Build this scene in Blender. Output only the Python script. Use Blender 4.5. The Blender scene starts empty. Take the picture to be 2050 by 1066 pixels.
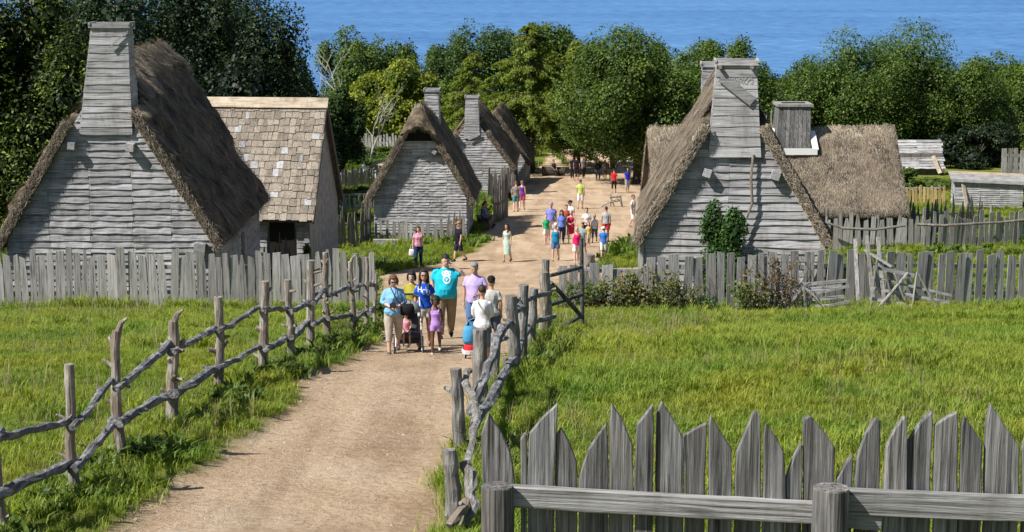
import bpy, math, random
import numpy as np
from mathutils import Vector, Matrix
from mathutils.bvhtree import BVHTree

SC = bpy.context.scene
COL = SC.collection
rad = math.radians
RS = np.random.RandomState(7)
random.seed(7)

# ------------------------------------------------------------------ camera
PITCH = rad(10.25); FOC = 3500.0; EYE = 35.0
cam_data = bpy.data.cameras.new('camera')
cam_data.sensor_width = 36.0
cam_data.sensor_fit = 'HORIZONTAL'
cam_data.lens = FOC / 2050 * 36
cam_data.clip_start = 0.5
cam_data.clip_end = 60000
cam = bpy.data.objects.new('camera', cam_data)
COL.objects.link(cam)
cam.location = (0, 0, EYE)
cam.rotation_euler = (rad(90) - PITCH, 0, 0)
SC.camera = cam

# ------------------------------------------------------------------ daylight
SUN_EL = rad(48.5); PHI = rad(30)
LIGHT = Vector((math.cos(SUN_EL) * math.cos(PHI), math.cos(SUN_EL) * math.sin(PHI), -math.sin(SUN_EL)))
world = bpy.data.worlds.new('World')
SC.world = world
world.use_nodes = True
wn = world.node_tree
bg = wn.nodes['Background']
sky = wn.nodes.new('ShaderNodeTexSky')
sky.sky_type = 'NISHITA'
sky.sun_disc = False
sky.sun_elevation = SUN_EL
sky.sun_rotation = math.atan2(-LIGHT.x, -LIGHT.y)
sky.ozone_density = 1.6
wn.links.new(sky.outputs[0], bg.inputs[0])
bg.inputs[1].default_value = 0.062
sun_data = bpy.data.lights.new('sun', 'SUN')
sun_data.energy = 5.0
sun_data.angle = rad(0.53)
sun_data.color = (1.0, 0.955, 0.88)
sun = bpy.data.objects.new('sun', sun_data)
COL.objects.link(sun)
sun.rotation_euler = LIGHT.to_track_quat('-Z', 'Y').to_euler()
sun.location = (-40, -20, 80)
SC.view_settings.view_transform = 'Standard'
SC.view_settings.look = 'None'
SC.view_settings.exposure = 0.53
SC.view_settings.gamma = 1.0
SC.view_settings.use_curve_mapping = False
SC.render.engine = 'CYCLES'
SC.cycles.max_bounces = 6
SC.cycles.diffuse_bounces = 3
SC.cycles.glossy_bounces = 2
SC.cycles.transmission_bounces = 3
SC.cycles.transparent_max_bounces = 4
SC.cycles.use_denoising = True
SC.cycles.caustics_reflective = False
SC.cycles.caustics_refractive = False

# ------------------------------------------------------------------ noise and terrain
def _hash(ix, iy, iz):
    n = (ix * 73856093) ^ (iy * 19349663) ^ (iz * 83492791)
    n = (n ^ (n >> 13)) * 1274126177
    n = n & 0x7fffffff
    n = (n ^ (n >> 15)) & 0xffff
    return n / 65535.0
def vnoise(x, y, z=0.0):
    """smooth value noise in -1..1 for arrays"""
    x, y, z = np.broadcast_arrays(np.asarray(x, float), np.asarray(y, float), np.asarray(z, float))
    ix = np.floor(x).astype(np.int64); iy = np.floor(y).astype(np.int64); iz = np.floor(z).astype(np.int64)
    fx = x - ix; fy = y - iy; fz = z - iz
    fx = fx * fx * (3 - 2 * fx); fy = fy * fy * (3 - 2 * fy); fz = fz * fz * (3 - 2 * fz)
    r = 0
    for a in (0, 1):
        for b in (0, 1):
            for c in (0, 1):
                w = (fx if a else 1 - fx) * (fy if b else 1 - fy) * (fz if c else 1 - fz)
                r = r + w * _hash(ix + a, iy + b, iz + c)
    return r * 2 - 1

GY = np.array([-40, 0, 8, 12, 19, 28, 37, 46, 60, 73, 99, 134, 160, 190, 220, 260, 300, 340, 700])
GH = np.array([2.5, 4.5, 5.05, 5.4, 6.15, 6.85, 8.2, 9.5, 11.5, 13.1, 14.7, 17.2, 18.6, 20.8, 24.5, 30, 35.4, 38, 60])
_yy = np.linspace(-40, 700, 1481)
_hh = np.interp(_yy, GY, GH)
_k = np.ones(9) / 9
_hh = np.convolve(np.pad(_hh, 4, mode='edge'), _k, mode='valid')
def base_z(y):
    return EYE - np.interp(y, _yy, _hh)
def ray(px, py):
    """direction of the photograph's ray through a pixel, scaled to y = 1"""
    a = (px - 1025) / FOC; b = (py - 533) / FOC
    y = math.cos(PITCH) - b * math.sin(PITCH)
    z = -math.sin(PITCH) - b * math.cos(PITCH)
    return a / y, z / y
def G(px, py):
    """world x, y of the ground seen at a pixel (smooth slope)"""
    ax, az = ray(px, py)
    y = np.arange(5, 330, 0.05)
    below = (EYE + az * y) <= base_z(y)
    i = int(np.argmax(below)) if below.any() else len(y) - 1
    return ax * y[i], float(y[i])
def AT(px, py, Y):
    """world point on a ray at distance Y"""
    ax, az = ray(px, py)
    return ax * Y, Y, EYE + az * Y
def XG(px, Y):
    """x of pixel column px for a ground point at distance Y"""
    d = Y * math.cos(PITCH) + (EYE - float(base_z(Y))) * math.sin(PITCH)
    return (px - 1025) * d / FOC
def ZT(py, Y):
    return EYE + ray(1025, py)[1] * Y

road_px = [(235, 1066), (300, 1000), (395, 930), (500, 850), (600, 785), (690, 725), (755, 688), (772, 655), (770, 610),
           (752, 585), (742, 556), (800, 541), (860, 533), (905, 520), (968, 496), (978, 478), (955, 466), (990, 447), (1012, 432),
           (1022, 405), (1035, 375), (1052, 345), (1075, 335), (1095, 318), (1105, 300), (1115, 290), (1230, 290), (1300, 312), (1320, 350), (1318, 400),
           (1310, 440), (1290, 480), (1232, 489), (1200, 503), (1190, 528), (1195, 538), (1290, 533), (1420, 545), (1300, 562), (1120, 575),
           (1095, 610), (1062, 690), (1005, 745), (945, 850), (888, 960), (868, 1066)]
ROAD = np.array([G(*p) for p in road_px])
ROAD = np.vstack([ROAD, [[-0.75, 12.0], [-0.9, 3.0], [-5.0, 3.0], [-4.7, 12.0]]])
def dirt(x, y):
    """signed distance to the trodden earth, positive inside"""
    x = np.asarray(x, float); y = np.asarray(y, float)
    sh = x.shape
    P = np.stack([x.ravel(), y.ravel()], 1)
    A = ROAD; B = np.roll(ROAD, -1, 0)
    best = np.full(len(P), 1e9); inside = np.zeros(len(P), bool)
    for a, b in zip(A, B):
        ab = b - a
        t = np.clip(((P - a) @ ab) / (ab @ ab + 1e-9), 0, 1)
        d = np.hypot(*(P - a - t[:, None] * ab).T)
        best = np.minimum(best, d)
        c = ((a[1] > P[:, 1]) != (b[1] > P[:, 1])) & (P[:, 0] < (b[0] - a[0]) * (P[:, 1] - a[1]) / (b[1] - a[1] + 1e-12) + a[0])
        inside ^= c
    return np.where(inside, best, -best).reshape(sh)
def dirtmask(x, y):
    d = dirt(x, y) + 0.14 * vnoise(x * 2.1, y * 1.3, 3) + 0.22 * vnoise(x * 0.6, y * 0.4, 9) + 0.05 * vnoise(x * 8, y * 5, 5)
    return np.clip(d / 0.30 + 0.5, 0, 1)
def gz(x, y):
    x = np.asarray(x, float); y = np.asarray(y, float)
    m = dirtmask(x, y)
    near = np.clip((60 - y) / 20, 0, 1)
    z = base_z(y) + (1 - m) * 0.10 * near - 0.02
    z = z + 0.035 * vnoise(x * 0.5, y * 0.5, 1) * (1 - m * 0.6) + 0.012 * vnoise(x * 2.3, y * 2.3, 2)
    return z
def gzf(x, y):
    return float(gz(np.array([x]), np.array([y]))[0])

# ------------------------------------------------------------------ scene bookkeeping
def thing(name, label, cat, loc=(0, 0, 0), rotz=0.0, group=None):
    o = bpy.data.objects.new(name, None)
    o.empty_display_size = 0.2
    COL.objects.link(o)
    o.location = loc
    o.rotation_euler = (0, 0, rotz)
    o['label'] = label; o['category'] = cat
    if group: o['group'] = group
    return o
def tag(o, label=None, cat=None, group=None, kind=None):
    if label: o['label'] = label
    if cat: o['category'] = cat
    if group: o['group'] = group
    if kind: o['kind'] = kind
    return o
def link(name, me, parent=None, mat=None):
    o = bpy.data.objects.new(name, me)
    COL.objects.link(o)
    if parent is not None: o.parent = parent
    if mat is not None and len(me.materials) == 0: me.materials.append(mat)
    return o
def npmesh(name, V, F, rnd=None, smooth=False, attrs=None):
    """F: (n,3) or (n,4) array"""
    V = np.asarray(V, np.float32); F = np.asarray(F, np.int32)
    me = bpy.data.meshes.new(name)
    me.vertices.add(len(V)); me.vertices.foreach_set('co', V.ravel())
    n, k = F.shape
    me.loops.add(n * k); me.loops.foreach_set('vertex_index', F.ravel())
    me.polygons.add(n)
    me.polygons.foreach_set('loop_start', np.arange(0, n * k, k, dtype=np.int32))
    if smooth: me.polygons.foreach_set('use_smooth', np.ones(n, bool))
    if rnd is not None:
        a = me.attributes.new('rnd', 'FLOAT', 'POINT'); a.data.foreach_set('value', np.asarray(rnd, np.float32))
    for key, val in (attrs or {}).items():
        a = me.attributes.new(key, 'FLOAT', 'POINT'); a.data.foreach_set('value', np.asarray(val, np.float32))
    me.update(calc_edges=True)
    me.validate()
    return me
class MB:
    """collects shapes and links them as one mesh object"""
    def __init__(s): s.v = []; s.f = []
    def add(s, vs, fs):
        b = len(s.v); s.v += [tuple(v) for v in vs]; s.f += [tuple(b + i for i in f) for f in fs]
    def box(s, c, d, R=None, taper=1.0):
        vs = []
        for z in (-1, 1):
            t = taper if z > 0 else 1.0
            for x, y in ((-1, -1), (1, -1), (1, 1), (-1, 1)):
                p = Vector((x * d[0] / 2 * t, y * d[1] / 2 * t, z * d[2] / 2))
                if R: p = R @ p
                vs.append(p + Vector(c))
        s.add(vs, [(0, 3, 2, 1), (4, 5, 6, 7), (0, 1, 5, 4), (1, 2, 6, 5), (2, 3, 7, 6), (3, 0, 4, 7)])
    def beam(s, a, b, w, h):
        """square bar from a to b"""
        a = Vector(a); b = Vector(b); d = b - a
        R = d.to_track_quat('Z', 'Y').to_matrix()
        s.box((a + b) / 2, (w, h, d.length), R)
    def tube(s, pts, rads, n=8, squash=1.0, jit=0.0, rng=None):
        pts = [Vector(p) for p in pts]
        if not hasattr(rads, '__len__'): rads = [rads] * len(pts)
        t0 = (pts[1] - pts[0]).normalized()
        up = Vector((0, 0, 1)) if abs(t0.z) < 0.9 else Vector((0, 1, 0))
        u = t0.cross(up).normalized()
        rings = []
        for i, p in enumerate(pts):
            a = pts[max(i - 1, 0)]; b = pts[min(i + 1, len(pts) - 1)]
            t = (b - a).normalized()
            u = (u - t * u.dot(t)).normalized(); w = t.cross(u)
            r = rads[i]
            ring = []
            for k in range(n):
                an = 2 * math.pi * k / n
                rr = r * (1 + (rng.uniform(-jit, jit) if rng else 0))
                ring.append(p + u * math.cos(an) * rr + w * math.sin(an) * rr * squash)
            rings.append(ring)
        vs = [v for r in rings for v in r]
        fs = []
        for i in range(len(pts) - 1):
            for k in range(n):
                k2 = (k + 1) % n
                fs.append((i * n + k, i * n + k2, (i + 1) * n + k2, (i + 1) * n + k))
        fs.append(tuple(range(n - 1, -1, -1)))
        m = (len(pts) - 1) * n
        fs.append(tuple(range(m, m + n)))
        s.add(vs, fs)
    def rings(s, rs, n=14):
        """closed stack of horizontal ellipses: (cx, cy, z, rx, ry)"""
        vs = []
        for (cx, cy, z, rx, ry) in rs:
            for k in range(n):
                an = 2 * math.pi * k / n
                vs.append((cx + rx * math.cos(an), cy + ry * math.sin(an), z))
        fs = []
        for i in range(len(rs) - 1):
            for k in range(n):
                k2 = (k + 1) % n
                fs.append((i * n + k, i * n + k2, (i + 1) * n + k2, (i + 1) * n + k))
        fs.append(tuple(range(n - 1, -1, -1)))
        m = (len(rs) - 1) * n
        fs.append(tuple(range(m, m + n)))
        s.add(vs, fs)
    def ball(s, c, r, n=10, m=7):
        rs = []
        vs = []
        for i in range(m + 1):
            th = math.pi * i / m
            z = -math.cos(th); q = max(math.sin(th), 0.03)
            rs.append((c[0], c[1], c[2] + z * r[2], q * r[0], q * r[1]))
        s.rings(rs, n)
    def mesh(s, name, smooth=False):
        me = bpy.data.meshes.new(name)
        me.from_pydata(s.v, [], s.f)
        if smooth: me.polygons.foreach_set('use_smooth', np.ones(len(me.polygons), bool))
        me.update()
        return me
    def build(s, name, mat, parent=None, smooth=False):
        return link(name, s.mesh(name, smooth), parent, mat)

# ------------------------------------------------------------------ materials
def nmat(name):
    m = bpy.data.materials.new(name); m.use_nodes = True
    nt = m.node_tree
    return m, nt, nt.nodes['Principled BSDF']
def N(nt, t, **kw):
    n = nt.nodes.new(t)
    for k, v in kw.items():
        if k.startswith('i_'): n.inputs[k[2:].replace('_', ' ')].default_value = v
        elif k[0] == '#': n.inputs[int(k[1:])].default_value = v
        else: setattr(n, k, v)
    return n
def ramp(nt, stops, interp='LINEAR'):
    r = nt.nodes.new('ShaderNodeValToRGB')
    e = r.color_ramp.elements
    e[0].position, e[0].color = stops[0][0], (*stops[0][1], 1)
    e[1].position, e[1].color = stops[-1][0], (*stops[-1][1], 1)
    for p, c in stops[1:-1]:
        x = e.new(p); x.color = (*c, 1)
    r.color_ramp.interpolation = interp
    return r
def mixc(nt, a, b, f, mode='MIX'):
    m = nt.nodes.new('ShaderNodeMix'); m.data_type = 'RGBA'; m.blend_type = mode
    for i, s in ((6, a), (7, b)):
        if isinstance(s, tuple): m.inputs[i].default_value = (*s, 1)
        else: nt.links.new(s, m.inputs[i])
    if isinstance(f, (int, float)): m.inputs[0].default_value = f
    else: nt.links.new(f, m.inputs[0])
    return m.outputs[2]
def wood(name, axis='X', lo=(0.13, 0.13, 0.135), mid=(0.33, 0.33, 0.335), hi=(0.52, 0.52, 0.52), warm=(0.32, 0.27, 0.21), warm_amt=0.35, fine=26.0, rough=0.85, bumps=0.5):
    m, nt, b = nmat(name)
    L = nt.links.new
    tc = N(nt, 'ShaderNodeTexCoord'); oi = N(nt, 'ShaderNodeObjectInfo')
    off = N(nt, 'ShaderNodeVectorMath', operation='SCALE'); off.inputs[0].default_value = (37, 51, 23)
    L(oi.outputs['Random'], off.inputs['Scale'])
    ad = N(nt, 'ShaderNodeVectorMath', operation='ADD')
    L(tc.outputs['Object'], ad.inputs[0]); L(off.outputs[0], ad.inputs[1])
    mp = N(nt, 'ShaderNodeMapping'); L(ad.outputs[0], mp.inputs[0])
    sc = {'X': (1.1, fine, fine), 'Y': (fine, 1.1, fine), 'Z': (fine, fine, 1.1)}[axis]
    mp.inputs['Scale'].default_value = sc
    n1 = N(nt, 'ShaderNodeTexNoise'); n1.inputs['Scale'].default_value = 1.0; n1.inputs['Detail'].default_value = 5; n1.inputs['Roughness'].default_value = 0.65; n1.inputs['Distortion'].default_value = 0.4
    L(mp.outputs[0], n1.inputs['Vector'])
    r1 = ramp(nt, [(0.28, lo), (0.5, mid), (0.75, hi)])
    L(n1.outputs[0], r1.inputs[0])
    # blotches of weather across the board
    n2 = N(nt, 'ShaderNodeTexNoise'); n2.inputs['Scale'].default_value = 2.2; n2.inputs['Detail'].default_value = 4
    L(ad.outputs[0], n2.inputs['Vector'])
    r2 = ramp(nt, [(0.35, (0, 0, 0)), (0.7, (1, 1, 1))])
    L(n2.outputs[0], r2.inputs[0])
    wf = N(nt, 'ShaderNodeMath', operation='MULTIPLY'); L(r2.outputs[0], wf.inputs[0]); wf.inputs[1].default_value = warm_amt
    c = mixc(nt, r1.outputs[0], warm, wf.outputs[0])
    # each board its own tone
    mr = N(nt, 'ShaderNodeMapRange'); L(oi.outputs['Random'], mr.inputs[0]); mr.inputs[3].default_value = 0.72; mr.inputs[4].default_value = 1.22
    hsv = N(nt, 'ShaderNodeHueSaturation'); L(c, hsv.inputs['Color']); L(mr.outputs[0], hsv.inputs['Value'])
    # rain streaks and damp stains down the boards
    mp5 = N(nt, 'ShaderNodeMapping'); L(tc.outputs['Object'], mp5.inputs[0]); mp5.inputs['Scale'].default_value = (2.6, 2.6, .8)
    n5 = N(nt, 'ShaderNodeTexNoise'); n5.inputs['Scale'].default_value = 1.0; n5.inputs['Detail'].default_value = 6; n5.inputs['Roughness'].default_value = .7; L(mp5.outputs[0], n5.inputs['Vector'])
    r5 = ramp(nt, [(0.32, (.62, .60, .58)), (0.5, (.95, .95, .95)), (0.7, (1.08, 1.08, 1.1))]); L(n5.outputs[0], r5.inputs[0])
    # knots and cracks
    n3 = N(nt, 'ShaderNodeTexNoise'); n3.inputs['Scale'].default_value = 2.6; n3.inputs['Detail'].default_value = 2
    mp3 = N(nt, 'ShaderNodeMapping'); L(ad.outputs[0], mp3.inputs[0])
    mp3.inputs['Scale'].default_value = {'X': (0.5, 9, 9), 'Y': (9, 0.5, 9), 'Z': (9, 9, 0.5)}[axis]
    L(mp3.outputs[0], n3.inputs['Vector'])
    r3 = ramp(nt, [(0.30, (0.25, 0.25, 0.25)), (0.40, (1, 1, 1))]); L(n3.outputs[0], r3.inputs[0])
    mp7 = N(nt, 'ShaderNodeMapping'); L(ad.outputs[0], mp7.inputs[0])
    mp7.inputs['Scale'].default_value = {'X': (0.7, 48, 48), 'Y': (48, 0.7, 48), 'Z': (48, 48, 0.7)}[axis]
    n7 = N(nt, 'ShaderNodeTexNoise'); n7.inputs['Scale'].default_value = 1.0; n7.inputs['Detail'].default_value = 2; L(mp7.outputs[0], n7.inputs['Vector'])
    r7 = ramp(nt, [(0.33, (.18, .17, .16)), (0.37, (1, 1, 1))]); L(n7.outputs[0], r7.inputs[0])
    hsv_c = mixc(nt, hsv.outputs[0], r7.outputs[0], .8, 'MULTIPLY')
    c2 = mixc(nt, mixc(nt, hsv_c, r5.outputs[0], 1.0, 'MULTIPLY'), r3.outputs[0], 0.75, 'MULTIPLY')
    L(c2, b.inputs['Base Color'])
    b.inputs['Roughness'].default_value = rough
    b.inputs['Specular IOR Level'].default_value = 0.25
    bp = N(nt, 'ShaderNodeBump'); bp.inputs['Strength'].default_value = bumps; bp.inputs['Distance'].default_value = 0.012
    L(n1.outputs[0], bp.inputs['Height']); L(bp.outputs[0], b.inputs['Normal'])
    return m
def bark(name, lo, hi, patch=None, scale=(14, 14, 3), bumps=0.9):
    m, nt, b = nmat(name); L = nt.links.new
    tc = N(nt, 'ShaderNodeTexCoord'); oi = N(nt, 'ShaderNodeObjectInfo')
    off = N(nt, 'ShaderNodeVectorMath', operation='SCALE'); off.inputs[0].default_value = (17, 31, 43)
    L(oi.outputs['Random'], off.inputs['Scale'])
    ad = N(nt, 'ShaderNodeVectorMath', operation='ADD'); L(tc.outputs['Object'], ad.inputs[0]); L(off.outputs[0], ad.inputs[1])
    mp = N(nt, 'ShaderNodeMapping'); L(ad.outputs[0], mp.inputs[0]); mp.inputs['Scale'].default_value = scale
    n1 = N(nt, 'ShaderNodeTexNoise'); n1.inputs['Scale'].default_value = 1; n1.inputs['Detail'].default_value = 6; n1.inputs['Roughness'].default_value = 0.65
    L(mp.outputs[0], n1.inputs['Vector'])
    r = ramp(nt, [(0.34, lo), (0.62, hi)]); L(n1.outputs[0], r.inputs[0])
    c = r.outputs[0]
    if patch:
        n2 = N(nt, 'ShaderNodeTexNoise'); n2.inputs['Scale'].default_value = 3.5; n2.inputs['Detail'].default_value = 3; L(ad.outputs[0], n2.inputs['Vector'])
        r2 = ramp(nt, [(0.48, (0, 0, 0)), (0.58, (1, 1, 1))]); L(n2.outputs[0], r2.inputs[0])
        c = mixc(nt, c, patch, r2.outputs[0])
    L(c, b.inputs['Base Color']); b.inputs['Roughness'].default_value = 0.85; b.inputs['Specular IOR Level'].default_value = 0.2
    bp = N(nt, 'ShaderNodeBump'); bp.inputs['Strength'].default_value = bumps; bp.inputs['Distance'].default_value = 0.03
    L(n1.outputs[0], bp.inputs['Height']); L(bp.outputs[0], b.inputs['Normal'])
    return m
def leafmat(name, dark, mid, light, trans=0.35, rough=0.5, spec=0.25):
    m, nt, b = nmat(name); L = nt.links.new
    at = N(nt, 'ShaderNodeAttribute', attribute_name='rnd')
    r = ramp(nt, [(0.0, dark), (0.5, mid), (1.0, light)]); L(at.outputs['Fac'], r.inputs[0])
    L(r.outputs[0], b.inputs['Base Color']); b.inputs['Roughness'].default_value = rough
    b.inputs['Specular IOR Level'].default_value = spec
    tr = N(nt, 'ShaderNodeBsdfTranslucent')
    c = mixc(nt, r.outputs[0], (1.0, 1.15, 0.35), 1.0, 'MULTIPLY'); L(c, tr.inputs[0])
    mx = N(nt, 'ShaderNodeMixShader'); mx.inputs[0].default_value = trans
    L(b.outputs[0], mx.inputs[1]); L(tr.outputs[0], mx.inputs[2])
    L(mx.outputs[0], nt.nodes['Material Output'].inputs['Surface'])
    return m
def flatmat(name, c, rough=0.8, spec=0.3, var=0.12, scale=18.0, bumps=0.15):
    m, nt, b = nmat(name); L = nt.links.new
    tc = N(nt, 'ShaderNodeTexCoord')
    n = N(nt, 'ShaderNodeTexNoise'); n.inputs['Scale'].default_value = scale; n.inputs['Detail'].default_value = 4
    L(tc.outputs['Object'], n.inputs['Vector'])
    r = ramp(nt, [(0.3, tuple(x * (1 - var) for x in c)), (0.7, tuple(min(x * (1 + var), 1) for x in c))])
    L(n.outputs[0], r.inputs[0]); L(r.outputs[0], b.inputs['Base Color'])
    b.inputs['Roughness'].default_value = rough; b.inputs['Specular IOR Level'].default_value = spec
    if bumps:
        bp = N(nt, 'ShaderNodeBump'); bp.inputs['Strength'].default_value = bumps; bp.inputs['Distance'].default_value = 0.02
        L(n.outputs[0], bp.inputs['Height']); L(bp.outputs[0], b.inputs['Normal'])
    return m
_cloth = {}
def cloth(c, rough=0.85):
    k = tuple(round(x, 3) for x in c)
    if k not in _cloth:
        _cloth[k] = flatmat('cloth_%d' % len(_cloth), c, rough, 0.2, 0.14, 9.0, 0.45)
    return _cloth[k]

M = {}
M['board_x'] = wood('weathered_board', 'X', (0.17, 0.17, 0.18), (0.37, 0.37, 0.385), (0.54, 0.54, 0.555), warm_amt=0.15)
M['board_y'] = wood('weathered_board_side', 'Y', (0.17, 0.17, 0.18), (0.37, 0.37, 0.385), (0.54, 0.54, 0.555), warm_amt=0.15)
M['board_z'] = wood('weathered_picket', 'Z', (0.15, 0.15, 0.15), (0.34, 0.335, 0.33), (0.50, 0.495, 0.48), warm_amt=0.3)
M['near_z'] = wood('old_picket', 'Z', (0.03, 0.03, 0.033), (0.165, 0.166, 0.17), (0.40, 0.40, 0.405), fine=30, bumps=1.4, warm_amt=0.2)
M['near_x'] = wood('old_rail', 'X', (0.09, 0.09, 0.092), (0.27, 0.27, 0.27), (0.46, 0.455, 0.45), fine=34, bumps=1.3, warm_amt=0.1)
M['dark_z'] = wood('dark_paling', 'Z', (0.05, 0.048, 0.045), (0.16, 0.15, 0.14), (0.30, 0.285, 0.265), warm=(0.2, 0.15, 0.1))
M['yellow_z'] = wood('new_picket', 'Z', (0.25, 0.17, 0.07), (0.48, 0.35, 0.17), (0.62, 0.48, 0.27), warm=(0.5, 0.33, 0.14))
M['new_x'] = wood('new_board', 'X', (0.30, 0.25, 0.18), (0.43, 0.365, 0.285), (0.53, 0.465, 0.375), warm=(0.5, 0.38, 0.24), fine=12)
M['tan_x'] = wood('shingle_tan', 'Z', (0.14, 0.12, 0.10), (0.285, 0.245, 0.20), (0.40, 0.355, 0.30), warm=(0.28, 0.23, 0.17), fine=20, warm_amt=0.3)
M['grey_shingle'] = wood('shingle_grey', 'Z', (0.24, 0.24, 0.25), (0.38, 0.38, 0.39), (0.50, 0.50, 0.52), fine=20, warm_amt=0.05)
M['dark_inside'] = flatmat('dark_interior', (0.02, 0.018, 0.016), 0.95, 0.1)
M['daub'] = flatmat('grey_daub', (0.30, 0.30, 0.31), 0.92, 0.1, 0.25, 3.0, 0.6)
M['sheathing'] = flatmat('dark_sheathing', (0.10, 0.095, 0.09), 0.9, 0.1, 0.3, 6.0, 0.4)
M['log'] = bark('peeled_log', (0.10, 0.085, 0.072), (0.42, 0.38, 0.335), (0.22, 0.18, 0.145), (16, 16, 2.2), 1.5)
M['log_grey'] = bark('grey_log', (0.07, 0.068, 0.066), (0.36, 0.35, 0.335), (0.18, 0.165, 0.15), (18, 18, 2.0), 1.5)
M['rail_bark'] = bark('rail_log', (0.045, 0.046, 0.05), (0.34, 0.34, 0.35), (0.13, 0.13, 0.13), (16, 4, 16), 1.8)
M['dark_rail'] = bark('dark_rail', (0.03, 0.03, 0.032), (0.12, 0.12, 0.125), None, (10, 4, 10), 0.6)
M['bark'] = bark('tree_bark', (0.03, 0.025, 0.02), (0.11, 0.09, 0.07))
M['dead'] = bark('dead_wood', (0.25, 0.24, 0.22), (0.55, 0.53, 0.48))
M['white'] = flatmat('white_cloth', (0.75, 0.75, 0.74), 0.7, 0.3, 0.05)
M['lead'] = flatmat('metal_flashing', (0.28, 0.34, 0.42), 0.45, 0.5, 0.2)
M['iron'] = flatmat('dark_metal', (0.03, 0.03, 0.032), 0.4, 0.5, 0.2)
M['tyre'] = flatmat('rubber', (0.02, 0.02, 0.02), 0.8, 0.2, 0.2)

def thatchmat():
    m, nt, b = nmat('thatch'); L = nt.links.new
    tc = N(nt, 'ShaderNodeTexCoord')
    mp = N(nt, 'ShaderNodeMapping'); L(tc.outputs['Object'], mp.inputs[0]); mp.inputs['Scale'].default_value = (3.0, 34, 3.0)
    n = N(nt, 'ShaderNodeTexNoise'); n.inputs['Scale'].default_value = 1; n.inputs['Detail'].default_value = 5; n.inputs['Distortion'].default_value = 0.8
    L(mp.outputs[0], n.inputs['Vector'])
    r = ramp(nt, [(0.25, (0.045, 0.037, 0.029)), (0.5, (0.155, 0.128, 0.098)), (0.78, (0.33, 0.275, 0.21))]); L(n.outputs[0], r.inputs[0])
    n2 = N(nt, 'ShaderNodeTexNoise'); n2.inputs['Scale'].default_value = 1.1; n2.inputs['Detail'].default_value = 4; L(tc.outputs['Object'], n2.inputs['Vector'])
    r2 = ramp(nt, [(0.38, (0.38, 0.37, 0.37)), (0.62, (1.25, 1.2, 1.12))]); L(n2.outputs[0], r2.inputs[0])
    c = mixc(nt, r.outputs[0], r2.outputs[0], 1.0, 'MULTIPLY')
    L(c, b.inputs['Base Color']); b.inputs['Roughness'].default_value = 0.9; b.inputs['Specular IOR Level'].default_value = 0.15
    bp = N(nt, 'ShaderNodeBump'); bp.inputs['Strength'].default_value = 1.0; bp.inputs['Distance'].default_value = 0.05
    L(n.outputs[0], bp.inputs['Height']); L(bp.outputs[0], b.inputs['Normal'])
    return m
M['thatch'] = thatchmat()
def strawmat(name, a, bcol, c):
    m, nt, b = nmat(name); L = nt.links.new
    at = N(nt, 'ShaderNodeAttribute', attribute_name='rnd')
    r = ramp(nt, [(0.0, a), (0.55, bcol), (1.0, c)]); L(at.outputs['Fac'], r.inputs[0])
    L(r.outputs[0], b.inputs['Base Color']); b.inputs['Roughness'].default_value = 0.8; b.inputs['Specular IOR Level'].default_value = 0.2
    return m
M['straw'] = strawmat('straw', (0.06, 0.050, 0.040), (0.21, 0.175, 0.135), (0.54, 0.44, 0.31))
M['straw_pale'] = strawmat('pale_straw', (0.15, 0.125, 0.095), (0.33, 0.28, 0.215), (0.54, 0.465, 0.35))
# ------------------------------------------------------------------ ground, path, sea
def lines(segs):
    out = [segs[0][0]]
    for a, b, st in segs:
        n = max(1, int(round((b - a) / st)))
        out += list(np.linspace(a, b, n + 1)[1:])
    return np.array(out)
gx = lines([(-420, -120, 25), (-120, -40, 5), (-40, -16, 1.0), (-16, 16, 0.17), (16, 40, 1.0), (40, 120, 5), (120, 420, 25)])
gy = lines([(-30, 6, 3), (6, 48, 0.2), (48, 110, 0.42), (110, 200, 1.5), (200, 340, 5), (340, 700, 60)])
XX, YY = np.meshgrid(gx, gy)
ZZ = gz(XX, YY); MM = dirtmask(XX, YY)
V = np.stack([XX.ravel(), YY.ravel(), ZZ.ravel()], 1)
nx, ny = len(gx), len(gy)
i = np.arange(nx - 1)[None, :] + (np.arange(ny - 1) * nx)[:, None]
Q = np.stack([i, i + 1, i + 1 + nx, i + nx], -1).reshape(-1, 4)
mv = MM.ravel()
isd = mv[Q].mean(1) > 0.5
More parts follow.
